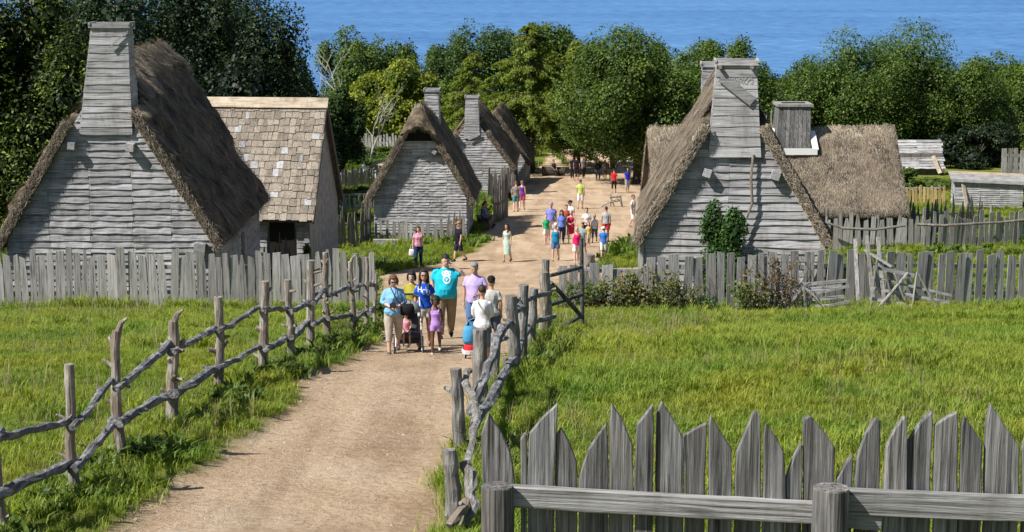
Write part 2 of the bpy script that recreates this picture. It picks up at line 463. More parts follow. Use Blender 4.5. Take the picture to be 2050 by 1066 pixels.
def groundmat():
    m, nt, b = nmat('earth_and_turf'); L = nt.links.new
    tc = N(nt, 'ShaderNodeTexCoord')
    at = N(nt, 'ShaderNodeAttribute', attribute_name='dirt')
    n1 = N(nt, 'ShaderNodeTexNoise'); n1.inputs['Scale'].default_value = 0.55; n1.inputs['Detail'].default_value = 6; n1.inputs['Roughness'].default_value = 0.6
    L(tc.outputs['Object'], n1.inputs['Vector'])
    r1 = ramp(nt, [(0.3, (0.45, 0.32, 0.205)), (0.52, (0.55, 0.41, 0.278)), (0.72, (0.62, 0.49, 0.355))]); L(n1.outputs[0], r1.inputs[0])
    n2 = N(nt, 'ShaderNodeTexNoise'); n2.inputs['Scale'].default_value = 9; n2.inputs['Detail'].default_value = 7; n2.inputs['Roughness'].default_value = 0.75
    L(tc.outputs['Object'], n2.inputs['Vector'])
    r2 = ramp(nt, [(0.3, (0.56, 0.53, 0.50)), (0.5, (0.97, 0.97, 0.97)), (0.72, (1.2, 1.2, 1.2))]); L(n2.outputs[0], r2.inputs[0])
    d = mixc(nt, r1.outputs[0], r2.outputs[0], 0.8, 'MULTIPLY')
    # trodden streaks down the path
    mp = N(nt, 'ShaderNodeMapping'); L(tc.outputs['Object'], mp.inputs[0]); mp.inputs['Scale'].default_value = (1.6, 0.22, 1)
    n4 = N(nt, 'ShaderNodeTexNoise'); n4.inputs['Scale'].default_value = 1.0; n4.inputs['Detail'].default_value = 5; L(mp.outputs[0], n4.inputs['Vector'])
    r4 = ramp(nt, [(0.36, (0.76, 0.73, 0.70)), (0.58, (1.08, 1.08, 1.08))]); L(n4.outputs[0], r4.inputs[0])
    d = mixc(nt, d, r4.outputs[0], 0.8, 'MULTIPLY')
    n3 = N(nt, 'ShaderNodeTexNoise'); n3.inputs['Scale'].default_value = 1.3; n3.inputs['Detail'].default_value = 6; L(tc.outputs['Object'], n3.inputs['Vector'])
    r3 = ramp(nt, [(0.3, (0.09, 0.12, 0.02)), (0.55, (0.18, 0.21, 0.036)), (0.78, (0.30, 0.28, 0.085))]); L(n3.outputs[0], r3.inputs[0])
    g = mixc(nt, r3.outputs[0], r2.outputs[0], 0.9, 'MULTIPLY')
    c = mixc(nt, g, d, at.outputs['Fac'])
    L(c, b.inputs['Base Color']); b.inputs['Roughness'].default_value = 0.95; b.inputs['Specular IOR Level'].default_value = 0.1
    bp = N(nt, 'ShaderNodeBump'); bp.inputs['Strength'].default_value = 1.0; bp.inputs['Distance'].default_value = 0.09
    n6 = N(nt, 'ShaderNodeTexNoise'); n6.inputs['Scale'].default_value = 2.6; n6.inputs['Detail'].default_value = 8; n6.inputs['Roughness'].default_value = .7; L(tc.outputs['Object'], n6.inputs['Vector'])
    ad6 = N(nt, 'ShaderNodeMath', operation='ADD'); L(n2.outputs[0], ad6.inputs[0]); L(n6.outputs[0], ad6.inputs[1])
    L(ad6.outputs[0], bp.inputs['Height']); L(bp.outputs[0], b.inputs['Normal'])
    return m
M['ground'] = groundmat()
def sub(name, mask):
    q = Q[mask]
    u, inv = np.unique(q, return_inverse=True)
    me = npmesh(name, V[u], inv.reshape(q.shape), smooth=True, attrs={'dirt': mv[u]})
    o = link(name, me, None, M['ground'])
    tag(o, kind='structure')
    return o
sub('ground', ~isd); sub('dirt_path', isd)

def seamat():
    m, nt, b = nmat('sea_water'); L = nt.links.new
    tc = N(nt, 'ShaderNodeTexCoord')
    mp = N(nt, 'ShaderNodeMapping'); L(tc.outputs['Object'], mp.inputs[0]); mp.inputs['Scale'].default_value = (0.12, 0.22, 1)
    n = N(nt, 'ShaderNodeTexNoise'); n.inputs['Scale'].default_value = 1.0; n.inputs['Detail'].default_value = 7; n.inputs['Roughness'].default_value = 0.62
    L(mp.outputs[0], n.inputs['Vector'])
    mp2 = N(nt, 'ShaderNodeMapping'); L(tc.outputs['Object'], mp2.inputs[0]); mp2.inputs['Scale'].default_value = (0.004, 0.012, 1)
    n2 = N(nt, 'ShaderNodeTexNoise'); n2.inputs['Scale'].default_value = 1.0; n2.inputs['Detail'].default_value = 4; L(mp2.outputs[0], n2.inputs['Vector'])
    r = ramp(nt, [(0.3, (0.06, 0.17, 0.39)), (0.7, (0.10, 0.24, 0.48))]); L(n2.outputs[0], r.inputs[0])
    r5 = ramp(nt, [(0.35, (0.45, 0.52, 0.62)), (0.62, (1.3, 1.24, 1.15))]); L(n.outputs[0], r5.inputs[0])
    c = mixc(nt, r.outputs[0], r5.outputs[0], 0.8, 'MULTIPLY')
    L(c, b.inputs['Base Color']); b.inputs['Roughness'].default_value = 0.42; b.inputs['IOR'].default_value = 1.33
    b.inputs['Specular IOR Level'].default_value = 0.35
    bp = N(nt, 'ShaderNodeBump'); bp.inputs['Strength'].default_value = 0.9; bp.inputs['Distance'].default_value = 1.2
    L(n.outputs[0], bp.inputs['Height']); L(bp.outputs[0], b.inputs['Normal'])
    return m
sx = np.linspace(-9000, 9000, 41); sy = np.concatenate([np.linspace(240, 2000, 30), np.linspace(2600, 26000, 14)])
SX, SY = np.meshgrid(sx, sy)
Vs = np.stack([SX.ravel(), SY.ravel(), np.zeros(SX.size)], 1)
ii = np.arange(len(sx) - 1)[None, :] + (np.arange(len(sy) - 1) * len(sx))[:, None]
sea = link('sea', npmesh('sea', Vs, np.stack([ii, ii + 1, ii + 1 + len(sx), ii + len(sx)], -1).reshape(-1, 4), smooth=True), None, seamat())
tag(sea, kind='structure')
# ------------------------------------------------------------------ boards, thatch, chimneys, houses
rng = random.Random(11)
def board_mesh(c00, c10, c11, c01, nrm, lap_b, lap_t, th, st=5, wave=0.012, rg=None, name='plank'):
    """board between four corners (bottom-left, bottom-right, top-right, top-left), lower edge standing proud"""
    rg = rg or rng
    c00, c10, c11, c01, nrm = map(Vector, (c00, c10, c11, c01, nrm))
    up = ((c01 + c11) - (c00 + c10)).normalized()
    vs = []; ph = rg.uniform(0, 6.28); fq = rg.uniform(1.5, 4)
    for k in range(st):
        t = k / (st - 1)
        w = wave * (math.sin(ph + fq * t * 3) * 0.7 + rg.uniform(-.6, .6)) if wave else 0
        b = c00.lerp(c10, t) + up * w; tp = c01.lerp(c11, t)
        q = lap_b * (1 + (rg.uniform(-.3, .3) if wave else 0))
        vs += [b + nrm * q, tp + nrm * lap_t, tp + nrm * (lap_t - th), b + nrm * (q - th)]
    fs = []
    for k in range(st - 1):
        a = k * 4
        for j in range(4):
            j2 = (j + 1) % 4
            fs.append((a + j, a + 4 + j, a + 4 + j2, a + j2))
    fs.append((0, 1, 2, 3)); a = (st - 1) * 4; fs.append((a + 3, a + 2, a + 1, a))
    me = bpy.data.meshes.new(name); me.from_pydata([tuple(v) for v in vs], [], fs); me.update()
    return me
def plank(parent, mat, *a, name='plank', **k):
    return link(name, board_mesh(*a, name=name, **k), parent, mat)

def thatch(root, W, L, He, Hr, notch=None, th=0.34, eave=0.45, y0=-0.35, y1=0.35, seed=0, nst=16000, straw='straw', verge=5000, cut=0.0, rough=0.05, ridge_light=0.0, slen=(0.18, 0.5), rnd_=.05, lift_=.07, bundle=False):
    rs = np.random.RandomState(seed)
    pitch = math.atan2(Hr - He, W / 2)
    half = W / 2 / math.cos(pitch) + eave
    A, Bn = 34, max(12, int((L + y1 - y0) / 0.16))
    # arc length s from left eave (-half) over ridge to +half
    def prof(s, off):
        s = np.asarray(s, float); sg = np.sign(s); a = np.abs(s)
        tx, tz = math.cos(pitch), -math.sin(pitch)
        nx_, nz_ = math.sin(pitch), math.cos(pitch)
        blend = np.clip(a / 0.35, 0, 1); blend = blend * blend * (3 - 2 * blend)
        x = sg * (a * tx + off * nx_ * blend)
        z = Hr + a * tz + off * (nz_ * blend + (1 - blend) * 1.15)
        return x, z, sg * nx_ * blend, nz_ * blend + (1 - blend)
    s = np.linspace(-half, half, A * 2 + 1)
    y = np.linspace(y0, L + y1, Bn)
    S, Y = np.meshgrid(s, y)
    def surf(S, Y, off, amp):
        edge = np.clip((half - np.abs(S)) / 0.22, 0, 1) ** 0.5
        ev = np.clip(np.minimum(Y - y0, L + y1 - Y) / 0.16, 0, 1) ** 0.5
        o = off * (0.45 + 0.55 * edge) * (0.76 + 0.24 * ev)
        x, z, a, b = prof(S, o)
        if notch is not None: Y = np.where((S > notch[0]) & (S < notch[1]), np.maximum(Y, notch[2]), Y)
        nz = amp * (vnoise(S * 1.6 + seed, Y * 1.6, 0.3) * 1.2 + vnoise(S * 4 + seed, Y * 5, 1.3) * 0.9 + vnoise(S * 11, Y * 12 + seed, 2.3) * 0.5)
        sag = -0.07 * np.sin(np.clip((Y - y0) / (L + y1 - y0), 0, 1) * math.pi) * (1 - np.abs(S) / half)
        return np.stack([x + a * nz, Y + 0.03 * vnoise(S * 5, seed + 0.0 * S, Y * 3), z + b * nz + sag + 0.05 * vnoise(np.sign(S) * 9, Y * 3, seed) * (np.abs(S) > half * .9)], -1)
    O = surf(S, Y, th, rough)
    x, z, _, _ = prof(S, np.full_like(S, 0.01)); I = np.stack([x, Y if notch is None else np.where((S > notch[0]) & (S < notch[1]), np.maximum(Y, notch[2]), Y), z], -1)
    nS = len(s)
    Vt = np.concatenate([O.reshape(-1, 3), I.reshape(-1, 3)])
    nO = nS * Bn
    g = np.arange(nS - 1)[None, :] + (np.arange(Bn - 1) * nS)[:, None]
    q1 = np.stack([g, g + 1, g + 1 + nS, g + nS], -1).reshape(-1, 4)
    q2 = np.stack([g, g + nS, g + 1 + nS, g + 1], -1).reshape(-1, 4) + nO
    k = np.arange(nS - 1); j = np.arange(Bn - 1) * nS; e = (Bn - 1) * nS
    q3 = np.stack([k, k + nO, k + 1 + nO, k + 1], -1)
    q4 = np.stack([k + e, k + 1 + e, k + 1 + nO + e, k + nO + e], -1)
    q5 = np.stack([j, j + nS, j + nS + nO, j + nO], -1)
    q6 = np.stack([j + nS - 1, j + nO + nS - 1, j + nS + nO + nS - 1, j + nS + nS - 1], -1)
    tobj = link('thatch', npmesh('thatch', Vt, np.concatenate([q1, q2, q3, q4, q5, q6]), smooth=False), root, M['thatch'])
    # loose straws on the surface and the verges
    def straws(P, T, Nn, ln, wd, lift, rn):
        U = np.cross(T, Nn); U /= np.linalg.norm(U, axis=1)[:, None] + 1e-9
        a = P - T * ln[:, None] * .5 - U * wd[:, None] * .5
        b = P - T * ln[:, None] * .5 + U * wd[:, None] * .5
        c = P + T * ln[:, None] * .5 + Nn * lift[:, None]
        Vv = np.stack([a, b, c], 1).reshape(-1, 3)
        return Vv, np.repeat(rn, 3)
    s_ = rs.uniform(-half, half, nst); y_ = rs.uniform(y0, L + y1, nst)
    s_[: nst // 8] = rs.normal(0, 0.35, nst // 8).clip(-half, half)
    s_[nst // 8: nst // 4] = half * np.sign(rs.uniform(-1, 1, nst // 4 - nst // 8)) * (1 - np.abs(rs.normal(0, .03, nst // 4 - nst // 8)))
    P = surf(s_, y_, th, rough)
    sg = np.sign(s_)
    T = np.stack([sg * math.cos(pitch), rs.normal(0, .16, nst), -math.sin(pitch) * np.ones(nst)], 1)
    T += rs.normal(0, .10, (nst, 3)); T /= np.linalg.norm(T, axis=1)[:, None]
    Nn = np.stack([sg * math.sin(pitch), np.zeros(nst), np.cos(pitch) * np.ones(nst)], 1)
    T += rs.normal(0, rnd_, (nst, 3)); T /= np.linalg.norm(T, axis=1)[:, None]
    ln = rs.uniform(slen[0], slen[1], nst); wd = rs.uniform(.008, .022, nst); lift = rs.uniform(.0, lift_, nst)
    patch = vnoise(s_ * 0.9 + seed, y_ * 0.9, 4.4) * .22 + vnoise(s_ * 3 + seed, y_ * 3.5, 6.4) * .22
    rn = np.clip(rs.beta(2, 3.2, nst) + patch + ridge_light * np.exp(-(s_ / 0.6) ** 2), 0, 1)  # straw paler toward the ridge, partly sunlight put into its tone
    V1, r1 = straws(P, T, Nn, ln, wd, lift, rn)
    # verges (both gable ends, front favoured)
    nv = verge
    s2 = rs.uniform(-half, half, nv); f = rs.uniform(0, 1, nv)
    x, z, a, b = prof(s2, f * th * 0.95)
    front = rs.uniform(0, 1, nv) < 0.8
    y2 = np.where(front, y0 + rs.uniform(-.03, .05, nv), L + y1 + rs.uniform(-.05, .03, nv))
    if notch is not None: y2 = np.where((s2 > notch[0]) & (s2 < notch[1]), np.maximum(y2, notch[2] + .15), y2)
    P = np.stack([x, y2, z], 1); sg = np.sign(s2)
    clump = vnoise(s2 * 7 + seed, f * 3, 8.8)
    T = np.stack([sg * math.cos(pitch) * .7 + rs.normal(0, .35, nv), np.where(front, -1, 1) * (rs.uniform(0.1, .8, nv) + .25 * clump), -math.sin(pitch) * .7 + rs.normal(0, .3, nv)], 1)
    T /= np.linalg.norm(T, axis=1)[:, None]
    Nn = np.stack([rs.normal(0, .4, nv), np.where(front, -1., 1.), rs.normal(0, .4, nv) + .5], 1); Nn /= np.linalg.norm(Nn, axis=1)[:, None]
    V2, r2 = straws(P, T, Nn, rs.uniform(.06, .22, nv), rs.uniform(.01, .028, nv), rs.uniform(0, .05, nv), np.clip(rs.beta(2, 3.8, nv) + .28 * clump, 0, 1))
    VV = np.concatenate([V1, V2]); rr = np.concatenate([r1, r2])
    if bundle:   # newer straw on the ridge, sunlight put into its paleness; bundle by the chimney
        for (sa, sb, ya, yb, nn_) in ((-.6, 1.15, .95, 3.3, 4200), (1.35, 1.95, -.3, .95, 1800)):
            s3 = rs.uniform(sa, sb, nn_); y3 = rs.uniform(ya, yb, nn_)
            keep = vnoise(s3 * 2.2, y3 * 1.3, 7) + (sb - s3) / (sb - sa) * .9 > .1; s3, y3 = s3[keep], y3[keep]; k3 = len(s3)
            P = surf(s3, y3, th + .07, rough); sg = np.where(s3 > -.1, 1., -1.)
            T = np.stack([sg * .55, rs.normal(.12, .2, k3), -.55 * np.ones(k3)], 1) + rs.normal(0, .12, (k3, 3)); T /= np.linalg.norm(T, axis=1)[:, None]
            Nn = np.stack([sg * .45, -.35 * np.ones(k3), np.ones(k3)], 1); Nn /= np.linalg.norm(Nn, axis=1)[:, None]
            V3_, r3 = straws(P, T, Nn, rs.uniform(.25, .6, k3), rs.uniform(.015, .03, k3), rs.uniform(.02, .12, k3), np.clip(rs.beta(4, 2, k3), 0, 1))
            VV = np.concatenate([VV, V3_]); rr = np.concatenate([rr, r3])
    so = link('straw', npmesh('straw', VV, np.arange(len(VV)).reshape(-1, 3), rnd=rr), tobj, M[straw])
    so['kind'] = 'stuff'
    return tobj

def chimney(root, x0, x1, y0, y1, zb, zt, inset=0.12, rh=0.2, inr=None, matx=None, maty=None, cap=True, sides=True, skew=0):
    """boarded chimney frustum, each board a plank; x0..x1 at the bottom"""
    matx = matx or M['board_x']; maty = maty or M['board_y']
    ch = MB(); inr = inset if inr is None else inr
    def rect(z):
        t = (z - zb) / (zt - zb)
        return x0 + inset * t, x1 - inr * t, y0, y1 - inset * t
    a = rect(zb); b = rect(zt)
    e = 0.035
    vs = [(a[0] + e, a[2] + e, zb), (a[1] - e, a[2] + e, zb), (a[1] - e, a[3] - e, zb), (a[0] + e, a[3] - e, zb),
          (b[0] + e, b[2] + e, zt - .1), (b[1] - e, b[2] + e, zt - .1), (b[1] - e, b[3] - e, zt - .1), (b[0] + e, b[3] - e, zt - .1)]
    ch.add(vs, [(0, 1, 5, 4), (1, 2, 6, 5), (2, 3, 7, 6), (3, 0, 4, 7), (4, 5, 6, 7), (3, 2, 1, 0)])
    c = ch.build('chimney', M['dark_inside'], root)
    z = zb; k = 0
    while z < zt - 0.02:
        h = min(rh * rng.uniform(.82, 1.2), zt - z)
        if zt - z - h < rh * .4: h = zt - z
        p = rect(z); q = rect(z + h + 0.02)
        plank(c, matx, (p[0], p[2], z), (p[1], p[2], z + rng.uniform(-.01, .01) * 1), (q[1], q[2], z + h + .02), (q[0], q[2], z + h + .02), (0, -1, 0), .022, .002, .02, st=4, wave=.012)
        if sides:
            plank(c, maty, (p[1], p[2], z), (p[1], p[3], z), (q[1], q[3], z + h + .02), (q[1], q[2], z + h + .02), (1, 0, 0), .022, .002, .02, st=3, wave=.006)
            plank(c, maty, (p[0], p[3], z), (p[0], p[2], z), (q[0], q[2], z + h + .02), (q[0], q[3], z + h + .02), (-1, 0, 0), .022, .002, .02, st=3, wave=.006)
        z += h
    if cap:
        m = MB()
        m.box(((b[0] + b[1]) / 2, b[2] - .045, zt - .02), (b[1] - b[0] + .16, .05, .14))
        m.box(((b[0] + b[1]) / 2, b[3] + .045, zt - .02), (b[1] - b[0] + .16, .05, .14))
        m.box((b[0] - .05, (b[2] + b[3]) / 2, zt + .03), (.06, b[3] - b[2] + .2, .07))
        m.box((b[1] + .05, (b[2] + b[3]) / 2, zt + .03), (.06, b[3] - b[2] + .2, .07))
        m.build('cap_board', M['board_x'], c)
    return c

def gable(root, W, He, Hr, rh, seams, y=0.0, zb=0.0, ztop=None, mat=None, name='plank', wave=.011, nrm=(0, -1, 0)):
    mat = mat or M['board_x']
    ztop = ztop or Hr
    hw = lambda z: W / 2 if z < He else max((W / 2) * (Hr - z) / (Hr - He), 0.02)
    z = zb
    while z < ztop - .05:
        h = min(rh * rng.uniform(.85, 1.18), ztop - z)
        w0, w1 = hw(z), hw(z + h)
        cuts = [-w0] + [s + rng.uniform(-.03, .03) for s in seams if abs(s) < w0 - .25] + [w0]
        for i in range(len(cuts) - 1):
            a, b = cuts[i], cuts[i + 1]
            at, bt = max(a, -w1), min(b, w1)
            if bt - at < .03: at = bt = (at + bt) / 2
            dz = rng.uniform(-.018, .018)
            plank(root, mat, (a, y, z + dz), (b - .006, y, z + dz + rng.uniform(-.022, .022)), (bt - .006, y, z + h + .03), (at, y, z + h + .03), nrm, .045, .004, .022, st=6, wave=wave, name=name)
        z += h

def walls(root, W, L, He, Hr, mat=None, name='wall'):
    m = MB(); w = W / 2 - .02
    y0, y1 = .03, L
    vs = [(-w, y0, -.8), (w, y0, -.8), (w, y0, He), (0, y0, Hr - .05), (-w, y0, He)]
    vs += [(x, y1, z) for x, _, z in vs]
    m.add(vs, [(0, 1, 2, 3, 4), (9, 8, 7, 6, 5), (1, 6, 7, 2), (2, 7, 8, 3), (3, 8, 9, 4), (4, 9, 5, 0), (0, 5, 6, 1)])
    return m.build(name, mat or M['sheathing'], root)
def sidewall(root, W, L, He, side, rh, mat=None):
    z = -.4; x = side * W / 2
    n = max(1, int(L / 2.4))
    while z < He - .05:
        h = min(rh * rng.uniform(.9, 1.1), He - z)
        ys = [i * L / n + (rng.uniform(-.1, .1) if 0 < i < n else 0) for i in range(n + 1)]
        for i in range(n):
            a, b = (ys[i], ys[i + 1]) if side > 0 else (ys[i + 1], ys[i])
            plank(root, mat or M['board_y'], (x, a, z), (x, b, z), (x, b, z + h + .03), (x, a, z + h + .03), (side, 0, 0), .03, .004, .02, st=3, wave=.008)
        z += h
def beam_end(root, x, z, s=.2, out=.3, tilt=0.0):
    m = MB(); R = Matrix.Rotation(tilt, 3, 'Y')
    m.box((x, -out / 2 + .05, z), (s, out, s), R)
    return m.build('beam_end', M['board_y'], root)

def house(name, label, px, Y, W, L, He, Hr, rot, rh, seams, hchim=None, th=.34, straw='straw', nst=16000, verge=5000, seed=1, sides=(), gtop=None, eave=.42, y0=-.35, rl=0.0, cat='house', **kw):
    x = XG(px, Y); z = gzf(x, Y)
    r = thing(name, label, cat, (x, Y, z), -rad(rot))
    walls(r, W, L, He, Hr)
    gable(r, W, He, Hr, rh, seams, zb=-.3, ztop=gtop)
    for s in sides: sidewall(r, W, L, He, s, rh * 1.1)
    thatch(r, W, L, He, Hr, th=th, seed=seed, nst=nst, straw=straw, verge=verge, eave=eave, y0=y0, ridge_light=rl, **kw)
    return r

# near left house
h1 = house('thatched_house', 'tallest thatched plank house with a slim board chimney, its gable partly in tree shade', 226, 50.0, 6.0, 9.0, 1.7, 6.62, 0, .185, [-1.75, -.55, .68, 1.8], seed=3, sides=(1,), nst=34000, verge=10000, rl=.45, th=.32, y0=-.28, eave=.22, notch=(-1.75, 1.5, .98), rough=.11, lift_=.2, bundle=True)
c = chimney(h1, -.74, .78, -.10, .95, 4.85, 7.98, inset=.48, inr=.02, rh=.21)
m = MB(); m.beam((.78, -.16, 7.8), (.25, -.2, 7.35), .05, .03); m.build('loose_stick', M['board_x'], c)
m = MB(); m.add([(.62, -.02, 5.35), (1.05, .02, 5.25), (1.02, .7, 5.35), (.6, .75, 5.45), (.62, -.02, 5.38), (1.05, .02, 5.28), (1.02, .7, 5.38), (.6, .75, 5.48)], [(0, 1, 2, 3), (7, 6, 5, 4), (0, 4, 5, 1), (1, 5, 6, 2), (2, 6, 7, 3), (3, 7, 4, 0)]); m.build('flashing', M['lead'], h1)
for bx, bz, bs in ((-.95, 4.55, .2), (.72, 4.5, .22), (2.62, 1.55, .32)): beam_end(h1, bx, bz, bs, .35, .1)
m = MB(); m.box((3.03, 5.2, .55), (.04, .5, 1.2)); m.build('shutter', M['dark_z'], h1)

# near right house
h3 = house('thatched_house', 'thatched plank house with a patched board chimney and an ivy bush against its front', 1462, 50.0, 5.2, 7.6, 1.7, 6.2, 5, .205, [-.1], seed=8, sides=(-1, 1), nst=24000, verge=9000, straw='straw_pale', th=.31, y0=-.33, rl=.1, eave=.12, notch=(-1.35, 1.35, 1.05))
c = chimney(h3, -.72, .78, -.12, 1.0, 4.2, 6.92, inset=.2, rh=.27)
m = MB(); Rr = Matrix.Rotation(rad(38), 3, 'Y'); m.box((.05, -.19, 6.15), (1.15, .03, .28), Rr); m.build('slipped_board', M['board_x'], c)
m = MB()
for i in range(70): m.ball((rng.uniform(-.1, .5), -.12, rng.uniform(6.3, 6.48)), (.035, .03, .03), 5, 3)
m.build('clay_infill', M['daub'], c)
for q in (-.45, .45):
    m = MB(); m.tube([(q, -.35, 6.79), (q, .2, 6.79)], .06, 7); m.build('cap_log', M['log'], c)
for bx, bz, bs in ((-.75, 3.75, .22), (1.2, 3.7, .24), (-2.35, 1.0, .25), (2.3, .95, .28)): beam_end(h3, bx, bz, bs, .34, .3)
m = MB(); m.tube([(.55, -.17, 4.3), (.5, -.2, 3.6), (.56, -.2, 2.9), (.3, -.22, 2.2), (.0, -.3, 1.7)], [.035, .04, .04, .035, .03], 6); m.build('bent_pole', M['log'], h3)
for sx_ in (-1, 1):
    m = MB(); m.box((sx_ * 2.62, -.05, .7), (.16, .16, 2.2)); m.build('corner_post', M['board_z'], h3)

# mid house with hooded gable
h2 = house('thatched_house', 'small thatched house with a dark smoke hole under its ridge, beside the street', 842, 84.0, 4.5, 5.2, 2.0, 6.0, 2, .135, [-1.1, -.35, .45, 1.3], seed=5, sides=(1,), nst=15000, verge=6500, gtop=4.75, th=.34, eave=.5, y0=-.45)
m = MB(); m.add([(-.8, -.055, 4.6), (.8, -.055, 4.6), (.05, -.055, 5.85), (-.05, -.055, 5.85)], [(0, 1, 2, 3)]); m.box((0, -.045, 5.0), (.9, .015, .8)); m.build('smoke_hole', M['dark_inside'], h2)
plank(h2, M['board_x'], (-.88, -.03, 4.35), (.88, -.03, 4.35), (.8, -.03, 4.7), (-.8, -.03, 4.7), (0, -1, 0), .04, .03, .03, st=4, wave=.01)
beam_end(h2, .72, 4.2, .2, .35, .6)
chimney(h2, -.0, .76, 2.6, 3.4, 5.2, 6.95, inset=.05, rh=.15)
# straw hood over the hole
hv = []; NU, NV = 17, 9
for j in range(NV):
    v = j / (NV - 1)
    for i_ in range(NU):
        u = i_ / (NU - 1) * 2 - 1; wv = .14 + .66 * v
        hv.append((u * wv, -.52 - .18 * (1 - u * u) * (.3 + .7 * v), 6.36 - .86 * v - .5 * abs(u) * wv - .12 * v * u * u + .04 * math.sin(i_ * 2.1) * v))
hf = [(j * NU + i_, j * NU + i_ + 1, (j + 1) * NU + i_ + 1, (j + 1) * NU + i_) for j in range(NV - 1) for i_ in range(NU - 1)]
m = MB(); m.add(hv, hf); hood = m.build('thatch_hood', M['thatch'], h2)
sd_ = hood.modifiers.new('thick', 'SOLIDIFY'); sd_.thickness = .17; sd_.offset = -1
rs = np.random.RandomState(4); ns_ = 1800; P_ = np.array(hv)[rs.randint(0, len(hv), ns_)] + rs.normal(0, .05, (ns_, 3)) * [1, .3, 1]
T_ = np.stack([P_[:, 0] * .5 + rs.normal(0, .15, ns_), -.15 + rs.normal(0, .1, ns_), -np.ones(ns_)], 1) * rs.uniform(.06, .16, ns_)[:, None]
Vh = np.stack([P_ - T_ + [-.012, -.01, 0], P_ - T_ + [.012, -.01, 0], P_ + T_ + [0, -.03, 0]], 1).reshape(-1, 3)
o = link('straw', npmesh('straw', Vh, np.arange(len(Vh)).reshape(-1, 3), rnd=np.repeat(rs.beta(2, 2, ns_), 3)), hood, M['straw_pale']); o['kind'] = 'stuff'

# the pair further down the street
h4 = house('thatched_house', 'thatched plank house with a slim chimney, second from the street trees on the left', 947, 113.0, 4.8, 8.5, 1.9, 5.1, 2, .16, [-.8, .6], seed=6, sides=(1,), nst=9000, verge=4500, eave=.4, notch=(-1.5, 1.3, .85))
chimney(h4, -.55, .45, -.1, .8, 3.7, 6.4, inset=.1, rh=.18)
m = MB(); m.box((.1, -.2, 3.85), (.85, .03, .16), Matrix.Rotation(rad(-28), 3, 'Y')); m.build('slipped_board', M['board_x'], h4)
h5 = house('thatched_house', 'farthest thatched house on the left, half hidden behind its plank neighbour', 992, 124.0, 4.2, 6.0, 1.8, 4.95, 4, .16, [0.4], seed=16, sides=(1,), nst=7000, verge=3500, eave=.5)
m = MB(); m.box((1.2, -.9, .9), (.9, .05, 1.8)); m.build('open_door', M['dark_z'], h5)

# house between the right house and the long one
h6 = house('thatched_house', 'thatched house mostly hidden behind the ivy-fronted house, only chimney and roof edge showing', 1450, 60.2, 5.0, 5.0, 1.7, 6.35, 5, .2, [0], seed=21, nst=10000, verge=3000, straw='straw_pale', notch=(-1.5, .6, .85))
chimney(h6, -.95, -.25, -.1, .8, 4.3, 7.7, inset=.05, rh=.2)

# long thatched house lying across, ridge along x
LX0, LX1 = 6.75, 18.15
YR7 = 83.9; Z7 = gzf(13, 83)
h7 = thing('thatched_house', 'long low thatched house with a broad straw roof and a dark upright-board chimney', 'house', (LX1, YR7, Z7), rad(90))
W7, L7 = 6.9, LX1 - LX0
He7 = ZT(441, YR7 - 3.7) - Z7 + .25; Hr7 = ZT(252, YR7) - Z7 - .5
walls(h7, W7, L7, He7, Hr7)  # bare dark wall carries the shade under the eave in its colour
thatch(h7, W7, L7, He7, Hr7, th=.42, seed=31, nst=60000, straw='straw_pale', verge=3500, y0=-.25, y1=.25, eave=.35, rough=.05, ridge_light=.3, slen=(.12, .34), rnd_=.2, lift_=.1)
# local frame: local y runs to the left of the picture, local -x faces the camera
def loc7(xw, yw): return (yw - YR7, LX1 - xw)
cx_, cy_ = loc7(AT(1580, 250, YR7)[0], YR7 - .55)
zc7 = Hr7 - 5.2; 
m = MB()
def frus(cx, cy, zb, zt, wb, wt, db, dt, lean=0.0):
    return [(cx + s * db / 2, cy + t * wb / 2, zb) for s, t in ((-1, -1), (1, -1), (1, 1), (-1, 1))] + [(cx + lean + s * dt / 2, cy - .12 + t * wt / 2, zt) for s, t in ((-1, -1), (1, -1), (1, 1), (-1, 1))]
fr = frus(cx_ + .1, cy_, 3.6 + zc7, ZT(214, YR7 - 1) - Z7, 1.75, 1.5, 1.7, 1.4, .3)
m.add(fr, [(0, 3, 2, 1), (4, 5, 6, 7), (0, 1, 5, 4), (1, 2, 6, 5), (2, 3, 7, 6), (3, 0, 4, 7)])
c7 = m.build('chimney', M['near_z'], h7)
fr = [Vector(p) for p in fr]
for k in range(8):   # upright boards on the face towards the fort (local -x)
    a, b = k / 8, (k + 1) / 8 - .012
    p0 = fr[3].lerp(fr[0], a); p1 = fr[3].lerp(fr[0], b); q1 = fr[7].lerp(fr[4], b); q0 = fr[7].lerp(fr[4], a)
    d = rng.uniform(.01, .035)
    plank(c7, M['near_z'], p0, p1, q1 + Vector((0, 0, rng.uniform(-.04, .02))), q0, (-1, 0, 0), d, d, .03, st=2, wave=0)
m = MB(); t4 = (fr[4] + fr[7]) / 2
m.box((t4.x + .7, t4.y, t4.z + .05), (1.65, 1.7, .12)); m.build('cap_board', M['board_z'], c7)
m = MB(); m.box((t4.x + .6, t4.y, t4.z + .12), (.3, 1.1, .04)); m.build('smoke_vent', M['dark_inside'], c7)
m = MB()
for (a, b, c_, d) in (((cx_ - 1.0, cy_ + .9, 4.62 + zc7), (cx_ - 1.0, cy_ - 1.12, 4.62 + zc7), .05, .3), ((cx_ - .95, cy_ - 1.05, 4.7 + zc7), (cx_ - .05, cy_ - 1.0, 5.5 + zc7), .28, .05), ((cx_ - .35, cy_ + .95, 5.25 + zc7), (cx_ + .1, cy_ + .92, 5.6 + zc7), .28, .05)):
    m.beam(a, b, c_, d)
m.build('flashing', M['white'], c7)

